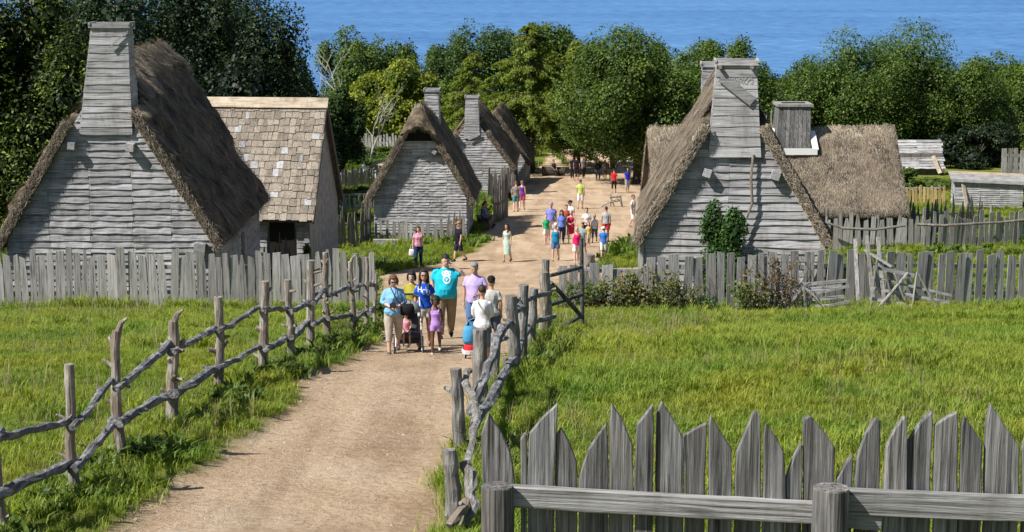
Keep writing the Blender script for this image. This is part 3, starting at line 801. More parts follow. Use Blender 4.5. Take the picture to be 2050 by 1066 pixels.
# ------------------------------------------------------------------ shingled house
YS, zS = 64.0, gzf(-9, 64)
xr = XG(620, YS)
hs = thing('shingled_house', 'house with a patchy tan and silver shingle roof and a bare grey end wall', 'house', (xr, YS, zS), -rad(5.0))
LS, DS, HeS, HrS = 5.4, 5.8, 2.3, 6.3   # length (to the left), depth
m = MB()
vs = [(0, 0.25, -.8), (0, DS, -.8), (0, DS, HeS), (0, DS / 2, HrS - .06), (0, .25, HeS)]
vs += [(-LS, y, z) for _, y, z in vs]
m.add(vs, [(0, 1, 2, 3, 4), (9, 8, 7, 6, 5), (2, 7, 8, 3), (3, 8, 9, 4), (1, 6, 7, 2), (0, 4, 9, 5)])
m.build('wall', M['daub'], hs)
# doorway, boards and roof pieces
m = MB(); m.box((-1.05, .22, 1.0), (.95, .04, 2.3)); m.build('doorway', M['dark_inside'], hs)
z = -.3
while z < 1.75:
    for a, b in ((-LS, -3.4), (-3.38, -1.6), (-.5, -.02)):
        plank(hs, M['board_x'], (a, .2, z), (b, .2, z), (b, .2, z + .22), (a, .2, z + .22), (0, -1, 0), .03, .005, .02, st=4, wave=.01)
    z += .2
m = MB()
m.add([(.22, -.12, HeS - .1), (-LS, -.12, HeS - .1), (-LS, DS / 2, HrS), (.22, DS / 2, HrS), (.22, DS + .1, HeS - .1), (-LS, DS + .1, HeS - .1),
       (.22, -.12, HeS - .2), (-LS, -.12, HeS - .2), (.22, DS / 2, HrS - .12), (-LS, DS / 2, HrS - .12), (.22, DS + .1, HeS - .2), (-LS, DS + .1, HeS - .2)],
      [(0, 3, 2, 1), (3, 4, 5, 2), (6, 7, 9, 8), (8, 9, 11, 10), (0, 1, 7, 6), (0, 6, 8, 3), (3, 8, 10, 4), (4, 10, 11, 5)])
roof = m.build('roof', M['sheathing'], hs)
s0 = Vector((0, -.2, HeS - .14)); s1 = Vector((0, DS / 2, HrS + .02)); sl = (s1 - s0); ns = sl.length; sd = sl.normalized()
nrm = Vector((0, -sd.z, sd.y))
row, st_, allsh = 0, .315, []
d = 0.0
while d < ns - .25:
    x = .26 + rng.uniform(-.1, 0)
    while x > -LS:
        w = rng.choice([.15, .18, .22, .24, .27, .3])
        lo = rng.uniform(-.05, .05); tl = rng.uniform(-.02, .02)
        b0 = s0 + sd * (d + lo); t0 = s0 + sd * (d + st_ + .06)
        allsh.append(((x - w + .012, b0.y, b0.z), (x, b0.y, b0.z), (x + tl, t0.y, t0.z), (x - w + .012 + tl, t0.y, t0.z)))
        x -= w
    d += st_
vis = [s for s in allsh if s[0][0] > -4.4][:300]
rest = [s for s in allsh if s not in vis]
for s in vis:
    plank(roof, M['grey_shingle'] if rng.random() < (.5 if vnoise(s[0][0] * .8, s[0][2] * .8, 3.0) > .3 else .08) else M['tan_x'], *s, nrm, rng.uniform(.035, .055), .012, .02, st=2, wave=0, name='shingle')
m = MB()
for s in rest:
    q = rng.uniform(.035, .055)
    vs = [Vector(s[0]) + nrm * q, Vector(s[1]) + nrm * q, Vector(s[2]) + nrm * .012, Vector(s[3]) + nrm * .012]
    vs += [v - nrm * .02 for v in vs]
    m.add(vs, [(0, 1, 2, 3), (0, 4, 5, 1), (1, 5, 6, 2), (3, 7, 4, 0)])
o = m.build('shingle', M['tan_x'], roof); o['kind'] = 'stuff'
for a, b in ((-LS, -2.35), (-2.45, .28)):
    plank(roof, M['new_x'], (a, s1.y - .24, s1.z - .26 + (.03 if a < -3 else 0)), (b, s1.y - .24, s1.z - .26), (b, s1.y + .02, s1.z + .12), (a, s1.y + .02, s1.z + .12), nrm, .075, .06, .03, st=3, wave=0, name='ridge_board')
# bargeboards in shade on the end wall
m = MB(); m.beam((.2, -.15, HeS - .2), (.2, DS / 2, HrS - .08), .06, .2); m.beam((.2, DS / 2, HrS - .08), (.2, DS + .15, HeS - .2), .06, .2); m.build('bargeboard', M['dark_z'], roof)

# ------------------------------------------------------------------ sheds on the right
def lean_to():
    x0, x1, Y = XG(1796, 135.5), XG(1898, 135.5), 135.5
    x0, _, _ = AT(1800, 300, Y); x1, _, _ = AT(1894, 300, Y)
    zb = ZT(340, Y)
    r = thing('lean_to_shed', 'low lean-to shed roofed with silvery horizontal boards under the big trees', 'shed', (x0, Y, zb), 0)
    w = x1 - x0; k = 0; H = ZT(283, Y + 1.5) - zb
    n = 11
    for i in range(n):
        t0, t1 = i / n, (i + 1) / n
        for a, b in ((0, w * .45), (w * .45, w + rng.uniform(-.1, .1))):
            plank(r, M['board_x'], (a, t0 * 1.6, t0 * H + .05), (b, t0 * 1.6, t0 * H + rng.uniform(-.03, .08)), (b, t1 * 1.6 + .05, t1 * H + .08), (a, t1 * 1.6 + .05, t1 * H + .08), (0, -.75, .66), .05, .01, .025, st=4, wave=.03)
    m = MB(); m.box((w * .8, -.15, -.1 + H * .25), (.3, .04, 1.5), Matrix.Rotation(rad(-20), 3, 'Y') @ Matrix.Rotation(rad(-25), 3, 'X')); m.build('loose_board', M['new_x'], r)
    m = MB()
    for px_ in (.1, w - .1):
        m.box((px_, 1.5, H / 2 - .8), (.14, .14, H + 1.5)); m.box((px_, .05, -.9), (.14, .14, 2.0))
    m.box((w / 2, 1.0, H / 2 - 1), (w - .2, .8, H + .2))
    m.build('frame', M['dark_z'], r)
lean_to()
def coop():
    Y = 101.0
    x0 = AT(1912, 400, Y)[0]; x1 = AT(2044, 400, Y)[0]; zb = ZT(414, Y); zt = ZT(366, Y); w = x1 - x0; H = zt - zb
    r = thing('plank_coop', 'weathered plank hen coop with a flat board lid behind the yard fence', 'shed', (x0, Y, zb), -rad(6))
    m = MB(); m.box((w / 2, .75, H / 2 - .2), (w - .08, 1.35, H + .35)); m.build('wall', M['sheathing'], r)
    n = 12
    for i in range(n):
        t0, t1 = i / n * H, (i + 1) / n * H
        for a, b in ((0, w * .33), (w * .33, w * .66), (w * .66, w)):
            plank(r, M['board_x'], (a, 0, t0), (b, 0, t0), (b, 0, t1 + .03), (a, 0, t1 + .03), (0, -1, 0), .04, .005, .02, st=4, wave=.015)
        plank(r, M['board_y'], (0, 1.5, t0), (0, 0, t0), (0, 0, t1 + .03), (0, 1.5, t1 + .03), (-1, 0, 0), .04, .005, .02, st=3, wave=.01)
    for k in range(4):
        plank(r, M['new_x'] if k == 3 else M['near_x'], (-.25, -.2 + k * .46, H + .02 + k * .1), (w + .25, -.2 + k * .46, H - .1 + k * .1), (w + .25, .28 + k * .46, H + .02 + k * .1), (-.25, .28 + k * .46, H + .14 + k * .1), (0, -.2, .98), .05, .05, .03, st=4, wave=.01, name='lid_board')
    m = MB(); m.beam((w * .17, -.55, -.1), (w * .1, -.05, H + .05), .22, .05); m.build('prop_board', M['new_x'], r)
coop()
# ------------------------------------------------------------------ fences
def picket_fence(name, label, pts, w=(.17, .24), h=(1.35, 1.55), gap=.03, top='flat', lean=.02, mat='board_z', rails=(.35, 1.05), th=.028, post=None, cat='fence', group=None, depth=.25, jit=.03, zoff=0.0):
    x0, y0 = pts[0]
    r = thing(name, label, cat, (x0, y0, gzf(x0, y0)), 0, group)
    O = Vector((x0, y0, gzf(x0, y0)))
    for (ax, ay), (bx, by) in zip(pts[:-1], pts[1:]):
        d = Vector((bx - ax, by - ay, 0)); Ln = d.length; d.normalize(); nn = Vector((d.y, -d.x, 0))
        t = 0.0
        while t < Ln:
            ww = rng.uniform(*w); hh = rng.uniform(*h)
            c = Vector((ax, ay, 0)) + d * (t + ww / 2); c.z = gzf(c.x, c.y) + zoff
            c -= O
            ln = rng.gauss(0, lean); out = rng.uniform(-jit, jit) * .5
            a = math.atan2(d.y, d.x)
            # profile of the picket in its own plane
            kinks = [-ww / 2, ww / 2]
            tw = rng.uniform(.78, 1.0)
            bow = rng.uniform(-.015, .015)
            L3 = []
            for q, zz in enumerate((-depth, hh * .33, hh * .7, None)):
                if zz is None: break
                k = 1 - (1 - tw) * zz / hh
                L3.append((-ww / 2 * k + bow * math.sin(q * 1.5) + rng.uniform(-.006, .006), zz)); L3.append((ww / 2 * k + bow * math.sin(q * 1.5) + rng.uniform(-.006, .006), zz))
            hw = ww / 2 * tw
            if top == 'flat': tp = [(-hw, hh + rng.uniform(-.03, .03)), (hw, hh + rng.uniform(-.03, .03))]
            elif top == 'mixed':
                u = rng.random()
                tp = [(-hw * .4, hh), (hw * .3, hh + .02)] if u < .15 else [(-hw, hh + rng.uniform(-.05, .05)), (hw * rng.uniform(.6, 1), hh + rng.uniform(-.05, .05))]
            else: tp = [(-hw * .25, hh), (hw * .2, hh + rng.uniform(-.03, .03))]
            L3 += tp
            vs = []
            for s in (1, -1):
                for (u, v) in L3:
                    vs.append((u + ln * v, -s * th / 2, v))
            n = len(L3); fs = []
            for k in range(0, n - 2, 2):
                fs.append((k, k + 1, k + 3, k + 2)); fs.append((n + k + 1, n + k, n + k + 2, n + k + 3))
                fs.append((k + 2, n + k + 2, n + k, k)); fs.append((k + 1, n + k + 1, n + k + 3, k + 3))
            fs.append((n - 2, n - 1, 2 * n - 1, 2 * n - 2)); fs.append((0, n, n + 1, 1))
            me = bpy.data.meshes.new('picket'); me.from_pydata(vs, [], fs); me.update()
            o = link('picket', me, r, M[mat])
            o.location = c + nn * out * 0 + Vector((nn.x, nn.y, 0)) * out
            o.rotation_euler = (rng.gauss(0, .015), 0, a + rng.gauss(0, .05))
            t += ww + (rng.uniform(0, gap * 2) if gap > 0 else gap)
        for zr in rails:
            m = MB(); K = max(2, int(Ln / 2.5) + 1); ps = []
            for k in range(K):
                q = Vector((ax, ay, 0)) + d * Ln * k / (K - 1); q.z = gzf(q.x, q.y) + zr + rng.uniform(-.03, .03); ps.append(q - O - nn * .06)
            for u, v in zip(ps[:-1], ps[1:]): m.beam(u - d * .02, v + d * .02, .05, .10)
            m.build('rail', M['board_x'], r)
        if post:
            K = max(2, int(Ln / post[0]) + 1)
            for k in range(K):
                q = Vector((ax, ay, 0)) + d * Ln * k / (K - 1); q.z = gzf(q.x, q.y); q = q - O - nn * .13
                m = MB(); m.tube([q + Vector((0, 0, -.3)), q + Vector((rng.uniform(-.03, .03), 0, post[1] * .5)), q + Vector((0, 0, post[1]))], [.075, .07, .06], 8, jit=.1, rng=rng)
                m.build('post', M['log_grey'], r)
    return r
def P2(px, Y): return (XG(px, Y), Y)

picket_fence('picket_fence', 'long grey picket fence across the left meadow in front of the tall chimney house', [P2(-260, 45.3), P2(300, 45.5), P2(752, 45.8)], w=(.17, .27), h=(1.36, 1.62), gap=.012, lean=.02, mat='board_z', top='mixed', rails=(.4, 1.1))
picket_fence('picket_fence', 'grey picket fence with wide gaps edging the right meadow before the ivy-fronted house', [P2(1118, 44.0), P2(1290, 44.2)], w=(.2, .29), h=(1.0, 1.22), gap=.035, mat='board_z')
picket_fence('picket_fence', 'tall straight grey picket fence running to the edge behind the leaning hurdles', [P2(1292, 44.3), P2(1650, 44.9), P2(2330, 47.8)], w=(.18, .29), h=(1.42, 1.58), gap=.05, mat='board_z', rails=(.4, 1.15))
# yard fences right
picket_fence('paling_fence', 'tall mixed grey and brown paling fence of the yard beyond the right meadow', [P2(1655, 79), P2(1850, 79.2), P2(2240, 83)], w=(.17, .30), h=(1.25, 1.75), gap=.06, top='mixed', mat='board_z', rails=(.35,), post=(3.6, 1.9))
m = MB(); pp = [AT(1655, 447, 78.6), AT(1690, 458, 78.6), AT(1752, 460, 78.7), AT(1812, 452, 78.7)]; m.tube(pp, .06, 7, jit=.1, rng=rng); tag(m.build('log_rail', M['log_grey'], None), 'grey pole lashed along the left half of the yard fence', 'rail')
m = MB(); pp = [AT(1835, 450, 78.7), AT(1890, 452, 78.8), AT(1945, 449, 79.2), AT(2000, 446, 80.2), AT(2060, 440, 81.2)]; m.tube(pp, .06, 7, jit=.1, rng=rng); tag(m.build('log_rail', M['log'], None), 'long pale bent pole lashed along the right half of the yard fence', 'rail')
picket_fence('paling_fence', 'rough dark fence of split palings close behind the yard fence', [P2(1790, 84), P2(1960, 86)], w=(.1, .22), h=(1.3, 2.1), gap=.06, top='point', mat='dark_z', lean=.06)
picket_fence('picket_fence', 'short fence of fresh yellow pickets beyond the yard', [P2(1788, 103.5), P2(1892, 103.5)], w=(.15, .2), h=(1.0, 1.25), gap=.05, mat='yellow_z', top='mixed')
picket_fence('paling_fence', 'dark weathered paling fence below the trees at the far right edge', [P2(2003, 133), P2(2110, 131)], w=(.3, .5), h=(1.9, 2.6), gap=.03, top='mixed', mat='near_z')  # darker timber, so the colour itself holds the tree shade
picket_fence('palisade', 'line of pale palisade tops showing between the two right chimneys', [P2(1505, 92.5), P2(1560, 92.5)], w=(.16, .26), h=(5.2, 6.0), gap=.03, top='point', mat='board_z', rails=(1.0, 3.5))
# left and centre gardens
picket_fence('picket_fence', 'far picket fence with rails beside the dark trees at the left edge', [P2(-30, 134), P2(62, 134)], w=(.12, .18), h=(.8, 1.0), gap=.08, post=(3.5, 1.5))
picket_fence('paling_fence', 'rough dark paling fence between the shingled house and the smoke-hole house', [P2(676, 79.5), P2(722, 80.5), P2(744, 83)], w=(.12, .22), h=(1.5, 2.0), gap=.03, top='point', mat='dark_z', lean=.05)
picket_fence('picket_fence', 'low pale picket fence along the foot of the smoke-hole house', [P2(738, 82.6), P2(884, 82.6)], w=(.12, .2), h=(.8, 1.0), gap=.10, mat='board_z')
picket_fence('paling_fence', 'short dark crooked palings at the corner of the smoke-hole house', [P2(884, 82.3), P2(934, 82.0)], w=(.1, .18), h=(1.0, 1.5), gap=.02, top='point', mat='dark_z', lean=.08)
picket_fence('paling_fence', 'tall ragged palings joining the smoke-hole house to the next house', [G(988, 447), G(1001, 442), G(1016, 433)], w=(.16, .3), h=(2.1, 2.9), gap=.015, top='point', mat='dark_z', lean=.06)
picket_fence('paling_fence', 'pale palings against the plank gable of the slim-chimney house', [G(975, 404), G(1030, 400)], w=(.16, .26), h=(1.5, 2.2), gap=.03, top='mixed', mat='board_z', lean=.03)
picket_fence('picket_fence', 'garden fence of grey boards nearest below the dead branches', [P2(684, 119), P2(772, 121)], w=(.16, .3), h=(1.2, 1.5), gap=.03, mat='board_z', top='mixed')
picket_fence('picket_fence', 'small light garden fence just left of the smoke-hole house', [P2(684, 97), P2(752, 98)], w=(.12, .2), h=(.8, 1.15), gap=.10, mat='board_z', post=(2.2, 1.6))
picket_fence('picket_fence', 'garden fence of silvery boards in the middle of the far gardens', [P2(680, 163), P2(760, 163), P2(830, 161)], w=(.2, .35), h=(1.4, 2.0), gap=.05, mat='board_z', top='mixed')
picket_fence('palisade', 'long high palisade across the far gardens under the yellow-green bushes', [P2(742, 184), P2(850, 185), P2(945, 185)], w=(.3, .5), h=(2.9, 3.5), gap=.04, mat='dark_z', top='mixed', rails=(1, 2.4))
picket_fence('picket_fence', 'uppermost garden fence at the foot of the dark trees', [P2(668, 148), P2(745, 150)], w=(.18, .3), h=(1.0, 1.5), gap=.05, mat='board_z', top='mixed', post=(2.5, 1.8))

picket_fence('paling_fence', 'dark jagged palings before the doorway of the shingled house', [P2(514, 60.5), P2(585, 60.8)], w=(.08, .16), h=(1.3, 2.0), gap=.07, top='point', mat='dark_z', lean=.05)
# ------------------------------------------------------------------ post-and-rail log fences
def logpost(parent, O, x, y, h, r, knots=3, mat='log', lean=0.0, fork=False):
    z0 = gzf(x, y); m = MB(); K = 9; ps = []; rr = []
    ph = rng.uniform(0, 6)
    for k in range(K):
        t = k / (K - 1)
        ps.append(Vector((x + lean * t + .025 * math.sin(ph + 4 * t), y + .02 * math.cos(ph + 3 * t), z0 - .25 + (h + .25) * t)) - O + Vector((rng.uniform(-.012, .012), 0, 0)))
        rr.append(r * .84 * (1.08 - .22 * t) * rng.uniform(.92, 1.1))
    m.tube(ps, rr, 12, jit=.07, rng=rng)
    for k in range(knots):
        t = rng.uniform(.3, .98); p = ps[int(t * (K - 1))]; a = rng.uniform(0, 6.28); l = rng.uniform(.05, .13)
        d = Vector((math.cos(a), math.sin(a) * .6, rng.uniform(.1, .9))).normalized()
        m.tube([p + d * r * .4, p + d * (r + l * .5), p + d * (r + l)], [r * .38, r * .3, r * .2], 7, jit=.15, rng=rng)
    if fork:
        p = ps[-1]; m.tube([p - Vector((0, 0, .05)), p + Vector((.06, 0, .1)), p + Vector((.14, 0, .16))], [r * .6, r * .35, r * .15], 7, jit=.2, rng=rng)
    return m.build('post', M[mat], parent)
def lograil(parent, O, a, b, r, mat='rail_bark', wob=.06, n=9, knots=2):
    a = Vector(a); b = Vector(b); m = MB(); ps = []; rr = []; d = (b - a)
    side = d.cross(Vector((0, 0, 1))).normalized()
    ph, p2 = rng.uniform(0, 6), rng.uniform(0, 6)
    for k in range(n):
        t = k / (n - 1)
        ps.append(a + d * t - O + Vector((0, 0, 1)) * wob * math.sin(ph + 5 * t) * .7 + side * wob * math.sin(p2 + 4 * t))
        ps[-1] += Vector((rng.uniform(-.014, .014), 0, rng.uniform(-.018, .018)))
        rr.append(r * rng.uniform(.82, 1.12))
    m.tube(ps, rr, 7, jit=.2, squash=.8, rng=rng)
    for k in range(knots):
        p = ps[rng.randrange(1, n - 1)]; dd = Vector((rng.uniform(-1, 1), rng.uniform(-1, 1), rng.uniform(-.3, 1))).normalized()
        m.tube([p, p + dd * (r + rng.uniform(.03, .07))], [r * .5, r * .3], 6, jit=.2, rng=rng)
    return m.build('rail', M[mat], parent)
# left fence: pixel foot, top of post, upper rail, lower rail, post radius
LF = [(-70, 1130, 1.45, .95, .45, .085), (5, 1085, 1.42, 1.0, .45, .065), (152, 1005, 1.50, .86, .33, .075), (243, 936, 1.62, 1.02, .5, .08), (350, 862, 1.42, 1.1, .42, .10),
      (441, 790, 1.45, .95, .38, .085), (530, 752, 1.48, 1.02, .38, .095), (581, 726, 1.42, .9, .4, .085), (624, 708, 1.72, 1.0, .5, .09), (656, 690, 1.78, 1.0, .42, .085),
      (706, 672, 1.55, 1.0, .35, .07), (735, 662, 1.6, 1.0, .4, .055), (752, 655, 1.2, .9, .35, .05)]
lf = [(*G(p[0], p[1]), *p[2:]) for p in LF]
O = Vector((lf[0][0], lf[0][1], gzf(lf[0][0], lf[0][1])))
fl = thing('log_rail_fence', 'knotty post-and-rail log fence along the left side of the dirt path', 'fence', O)
for k, p in enumerate(lf): logpost(fl, O, p[0], p[1], p[2], p[5], knots=9 if k in (4, 8, 9, 10) else 5, fork=k in (3, 4, 10))
for k in range(len(lf) - 1):
    a, b = lf[k], lf[k + 1]
    for j, r in ((3, .065), (4, .08)):
        za = gzf(a[0], a[1]) + a[j] * .97; zb = gzf(b[0], b[1]) + b[j] * .97
        pa = Vector((a[0] + .06, a[1] - .05, za + rng.uniform(-.05, .05))); pb = Vector((b[0] - .05, b[1] + .05, zb + rng.uniform(-.06, .06))); d = (pb - pa).normalized()
        lograil(fl, O, pa - d * .25, pb + d * .2, r * rng.uniform(.7, 1.0), wob=.012)
# right fence
RF = [(1.02, 907, .175 * 0 + .10, 14.9, 900), (1.0, 916, .10, 0, 738), (1, 960, .125, 0, 660), (1, 990, .10, 0, 672), (1, 1026, .115, 0, 592), (1, 1048, .10, 0, 572), (1, 1068, .11, 0, 585), (1, 1090, .125, 0, 545), (1, 1076, .1, 0, 600)]
rf_def = [(905, 17.6, 900, .105, 'log_grey'), (917, 21.6, 738, .10, 'log_grey'), (962, 24.8, 660, .13, 'log_grey'), (990, 26.4, 668, .105, 'log_grey'), (1026, 27.8, 592, .125, 'log_grey'), (1046, 29.8, 571, .11, 'log_grey'), (1066, 31.6, 578, .11, 'log_grey'), (1089, 35.3, 545, .125, 'log'), (1094, 36.4, 520, .11, 'log_grey')]
rf = []
for px_, Y, ty, r, mt in rf_def:
    x = AT(px_, ty, Y)[0]; rf.append((x, Y, ZT(ty, Y) - gzf(x, Y), r, mt))
O = Vector((rf[0][0], rf[0][1], gzf(rf[0][0], rf[0][1])))
fr_ = thing('log_rail_fence', 'crooked post-and-rail log fence with thick grey posts on the right of the path', 'fence', O)
for p in rf: logpost(fr_, O, p[0], p[1], p[2], p[3], knots=1, mat=p[4])
def rr_(pts, r, mat='rail_bark', kn=3):
    m = MB(); ps = [Vector(AT(*p)) - O for p in pts]
    # resample with kinks
    q = []
    for a, b in zip(ps[:-1], ps[1:]):
        for t in (0, .33, .66): q.append(a.lerp(b, t) + Vector((rng.uniform(-.02, .02), 0, rng.uniform(-.025, .025))))
    q.append(ps[-1])
    m.tube(q, [r * .82 * rng.uniform(.82, 1.15) for _ in q], 7, jit=.2, squash=.85, rng=rng)
    for k in range(kn):
        p = rng.choice(q); dd = Vector((rng.uniform(-1, 1), rng.uniform(-1, .2), rng.uniform(-.3, 1))).normalized()
        m.tube([p, p + dd * (r + .07)], [r * .5, r * .3], 6, jit=.2, rng=rng)
    m.build('rail', M[mat], fr_)
rr_([(941, 828, 20.8), (972, 750, 22.3), (992, 700, 23.7), (1004, 655, 25.4)], .075)
rr_([(1000, 672, 26.2), (1030, 628, 28.6), (1052, 605, 30.3), (1066, 596, 31.4), (1100, 588, 35)], .07)
rr_([(948, 850, 20.9), (985, 795, 23.6), (1012, 745, 26), (1030, 720, 27.6)], .09)
rr_([(1024, 735, 27.2), (1040, 700, 28.6), (1052, 668, 30.3), (1066, 650, 32)], .065)
rr_([(1050, 655, 31), (1075, 640, 33.5), (1110, 634, 36)], .08, 'rail_bark')
rr_([(948, 1062, 17.8), (944, 1000, 17.9), (938, 940, 18), (946, 880, 18.6), (956, 830, 19.6), (948, 795, 20.6), (934, 775, 21.4), (932, 750, 21.8), (940, 742, 21.9)], .055, 'log_grey', 1)
rr_([(930, 1060, 17.2), (948, 1010, 17.4), (938, 950, 17.6), (930, 925, 17.7)], .085, 'log_grey', 1)
rr_([(902, 1050, 17.0), (925, 1020, 17.2), (940, 1000, 17.5)], .07, 'log', 1)
# brush gate beyond the right fence
OG = Vector((XG(1165, 38.5), 38.5, gzf(XG(1165, 38.5), 38.5)))
gt = thing('brush_gate', 'thin dark pole gate panel between the log fence and the meadow pickets', 'gate', OG)
for pts, r, nm in ((((1166, 648, 38.5), (1165, 560, 38.5), (1164, 478, 38.5)), .045, 'upright_pole'), (((1100, 553, 37), (1165, 535, 38.4)), .045, 'pole'), (((1098, 612, 37), (1165, 590, 38.4)), .045, 'pole'), (((1102, 566, 37), (1135, 600, 37.7), (1166, 636, 38.4)), .05, 'brace'), (((1086, 650, 36), (1125, 655, 37.3), (1166, 632, 38.4)), .045, 'pole')):
    m = MB(); m.tube([Vector(AT(*p)) - OG for p in pts], r, 8, jit=.12, rng=rng); m.build(nm, M['dark_rail'], gt)

# ------------------------------------------------------------------ foreground palisade
YF = 10.6
FP = [  # polygons of picket tops in the picture plane of the fence: x-left, x-right at the rail, list of top outline points
 (966, 1030, [(963, 870), (978, 825), (1005, 868), (1022, 905)]), (1042, 1055, [(1042, 880), (1048, 869), (1055, 868)]), (1057, 1110, [(1060, 866), (1085, 835), (1117, 806), (1115, 845)]),
 (1112, 1156, [(1114, 870), (1124, 857), (1140, 885), (1155, 925)]), (1160, 1217, [(1163, 942), (1178, 900), (1214, 848), (1217, 880)]), (1220, 1268, [(1220, 850), (1224, 808), (1245, 838), (1266, 890)]),
 (1271, 1307, [(1274, 848), (1285, 835), (1307, 807), (1308, 850)]), (1313, 1369, [(1315, 830), (1325, 805), (1345, 835), (1369, 880)]), (1371, 1411, [(1367, 872), (1390, 858), (1415, 846), (1413, 900)]),
 (1418, 1463, [(1418, 850), (1422, 828), (1440, 860), (1463, 896)]), (1471, 1521, [(1474, 902), (1492, 860), (1508, 821), (1521, 828)]), (1526, 1570, [(1527, 870), (1531, 846), (1552, 872), (1569, 906)]),
 (1574, 1605, [(1577, 946), (1590, 912), (1604, 886), (1606, 900)]), (1609, 1671, [(1608, 840), (1622, 833), (1650, 865), (1672, 897)]), (1676, 1706, [(1680, 952), (1692, 930), (1706, 911), (1708, 930)]),
 (1711, 1759, [(1715, 918), (1732, 868), (1752, 836), (1762, 842)]), (1767, 1812, [(1772, 892), (1790, 855), (1808, 831), (1814, 838)]), (1816, 1862, [(1818, 885), (1840, 850), (1866, 822), (1867, 850)]),
 (1869, 1917, [(1872, 850), (1893, 836), (1916, 824), (1918, 860)]), (1920, 1964, [(1925, 850), (1929, 831), (1945, 855), (1964, 884)]), (1971, 2038, [(1974, 850), (1983, 808), (2010, 850), (2040, 893)]),
 (2045, 2092, [(2046, 900), (2052, 870), (2075, 858), (2090, 870)]), (2096, 2140, [(2098, 880), (2120, 850), (2140, 830), (2140, 870)]), (2146, 2200, [(2150, 850), (2160, 820), (2185, 860), (2200, 890)]), (2206, 2258, [(2208, 900), (2225, 850), (2250, 828), (2258, 845)]), (2264, 2315, [(2266, 850), (2272, 826), (2295, 860), (2315, 900)]), (2320, 2374, [(2322, 890), (2345, 850), (2370, 822), (2374, 850)])]
OF = Vector(AT(1000, 980, YF)); OF.z = gzf(OF.x, OF.y)
ff = thing('pointed_fence', 'near fence of weathered axe-cut pointed boards nailed to squared rails and stout posts', 'fence', OF)
for xl, xr_, tops in FP:
    gzl = gzf(AT(xl, 980, YF)[0], YF) - .3
    zr = 990
    left = [tops[0]]; prof = []
    # outline: bottom-left, up left side, tops, down right side
    dy = rng.uniform(-.02, .02)
    pts = []
    def W3(px_, py_): 
        p = Vector(AT(px_, py_, YF)); return p - OF
    bl = W3(xl, 980); bl.z = gzl - OF.z; br = W3(xr_, 980); br.z = gzl - OF.z
    out = [bl, W3(xl + rng.uniform(-1, 1), 1020)] + [W3(xl + rng.uniform(-1.5, 1.5), 960)] + [W3(*t) for t in tops] + [W3(xr_ + rng.uniform(-1.5, 1.5), 960), W3(xr_ + rng.uniform(-1, 1), 1020), br]
    out = [v for v in out]
    n = len(out); th = rng.uniform(.04, .055)
    vs = [(v.x, v.y + dy - th / 2, v.z) for v in out] + [(v.x, v.y + dy + th / 2, v.z) for v in out]
    fs = [tuple(range(n)), tuple(range(2 * n - 1, n - 1, -1))] + [(k, n + k, n + (k + 1) % n, (k + 1) % n) for k in range(n)]
    me = bpy.data.meshes.new('picket'); me.from_pydata(vs, [], fs); me.update()
    # own axe bevel
    o = link('picket', me, ff, M['near_z'])
    bv = o.modifiers.new('edge', 'BEVEL'); bv.width = .006; bv.segments = 1; bv.limit_method = 'ANGLE'
def fbeam(a, b, h, d, yoff, nm, mat):
    a = Vector(AT(*a, YF + yoff)) - OF; b = Vector(AT(*b, YF + yoff)) - OF
    ln = (b - a).length
    m = MB(); K = 9
    vs = []
    for k in range(K):
        t = k / (K - 1); p = Vector((0, 0, 0)); w = rng.uniform(-.004, .004)
        vs += [(t * ln, -d / 2, -h / 2 + w), (t * ln, d / 2, -h / 2 + w), (t * ln, d / 2, h / 2 + w * .6), (t * ln, -d / 2, h / 2 + w * .6)]
    fs = [(0, 1, 2, 3), tuple(range(K * 4 - 1, K * 4 - 5, -1))]
    for k in range(K - 1):
        q = k * 4
        for j in range(4): fs.append((q + j, q + 4 + j, q + 4 + (j + 1) % 4, q + (j + 1) % 4))
    m.add(vs, fs); o = m.build(nm, M[mat], ff)
    o.location = a; dd = (b - a); o.rotation_euler = (0, -math.atan2(dd.z, math.hypot(dd.x, dd.y)), math.atan2(dd.y, dd.x))
    bv = o.modifiers.new('edge', 'BEVEL'); bv.width = .008; bv.segments = 2; bv.limit_method = 'ANGLE'
    return o
s_ = FOC / (YF * math.cos(PITCH) + 3.2 * math.sin(PITCH))
fbeam((1022, 993), (1630, 1027), 44 / s_, .07, -.062, 'rail', 'near_x')
fbeam((1690, 1003), (2400, 1033), 52 / s_, .07, -.066, 'rail', 'near_x')
fbeam((1640, 1035), (1765, 1045), 34 / s_, .05, -.055, 'rail', 'near_x')
for k in (1775, 1806, 1862, 1925, 1952, 2010, 2030):
    p = Vector(AT(k, 1003 + (k - 1700) * .04 + rng.uniform(-6, 6), YF - .10)) - OF
    m = MB(); m.tube([p, p + Vector((0, .02, 0))], .0085, 7); m.build('nail_hole', M['iron'], ff)
for px_, w_, ty in ((996, 64, 972), (1664, 73, 976), (2290, 75, 985)):
    p = Vector(AT(px_, ty, YF - .17)) - OF; r = w_ / s_ / 2
    zb = gzf(p.x + OF.x, YF) - .3 - OF.z
    m = MB(); m.tube([(p.x, p.y, zb), (p.x, p.y, p.z - .5), (p.x, p.y, p.z - .008), (p.x, p.y, p.z)], [r * 1.05, r, r * .99, r * .965], 16, squash=.95, jit=.025, rng=rng)
    m.build('post', M['near_z'], ff, smooth=False)

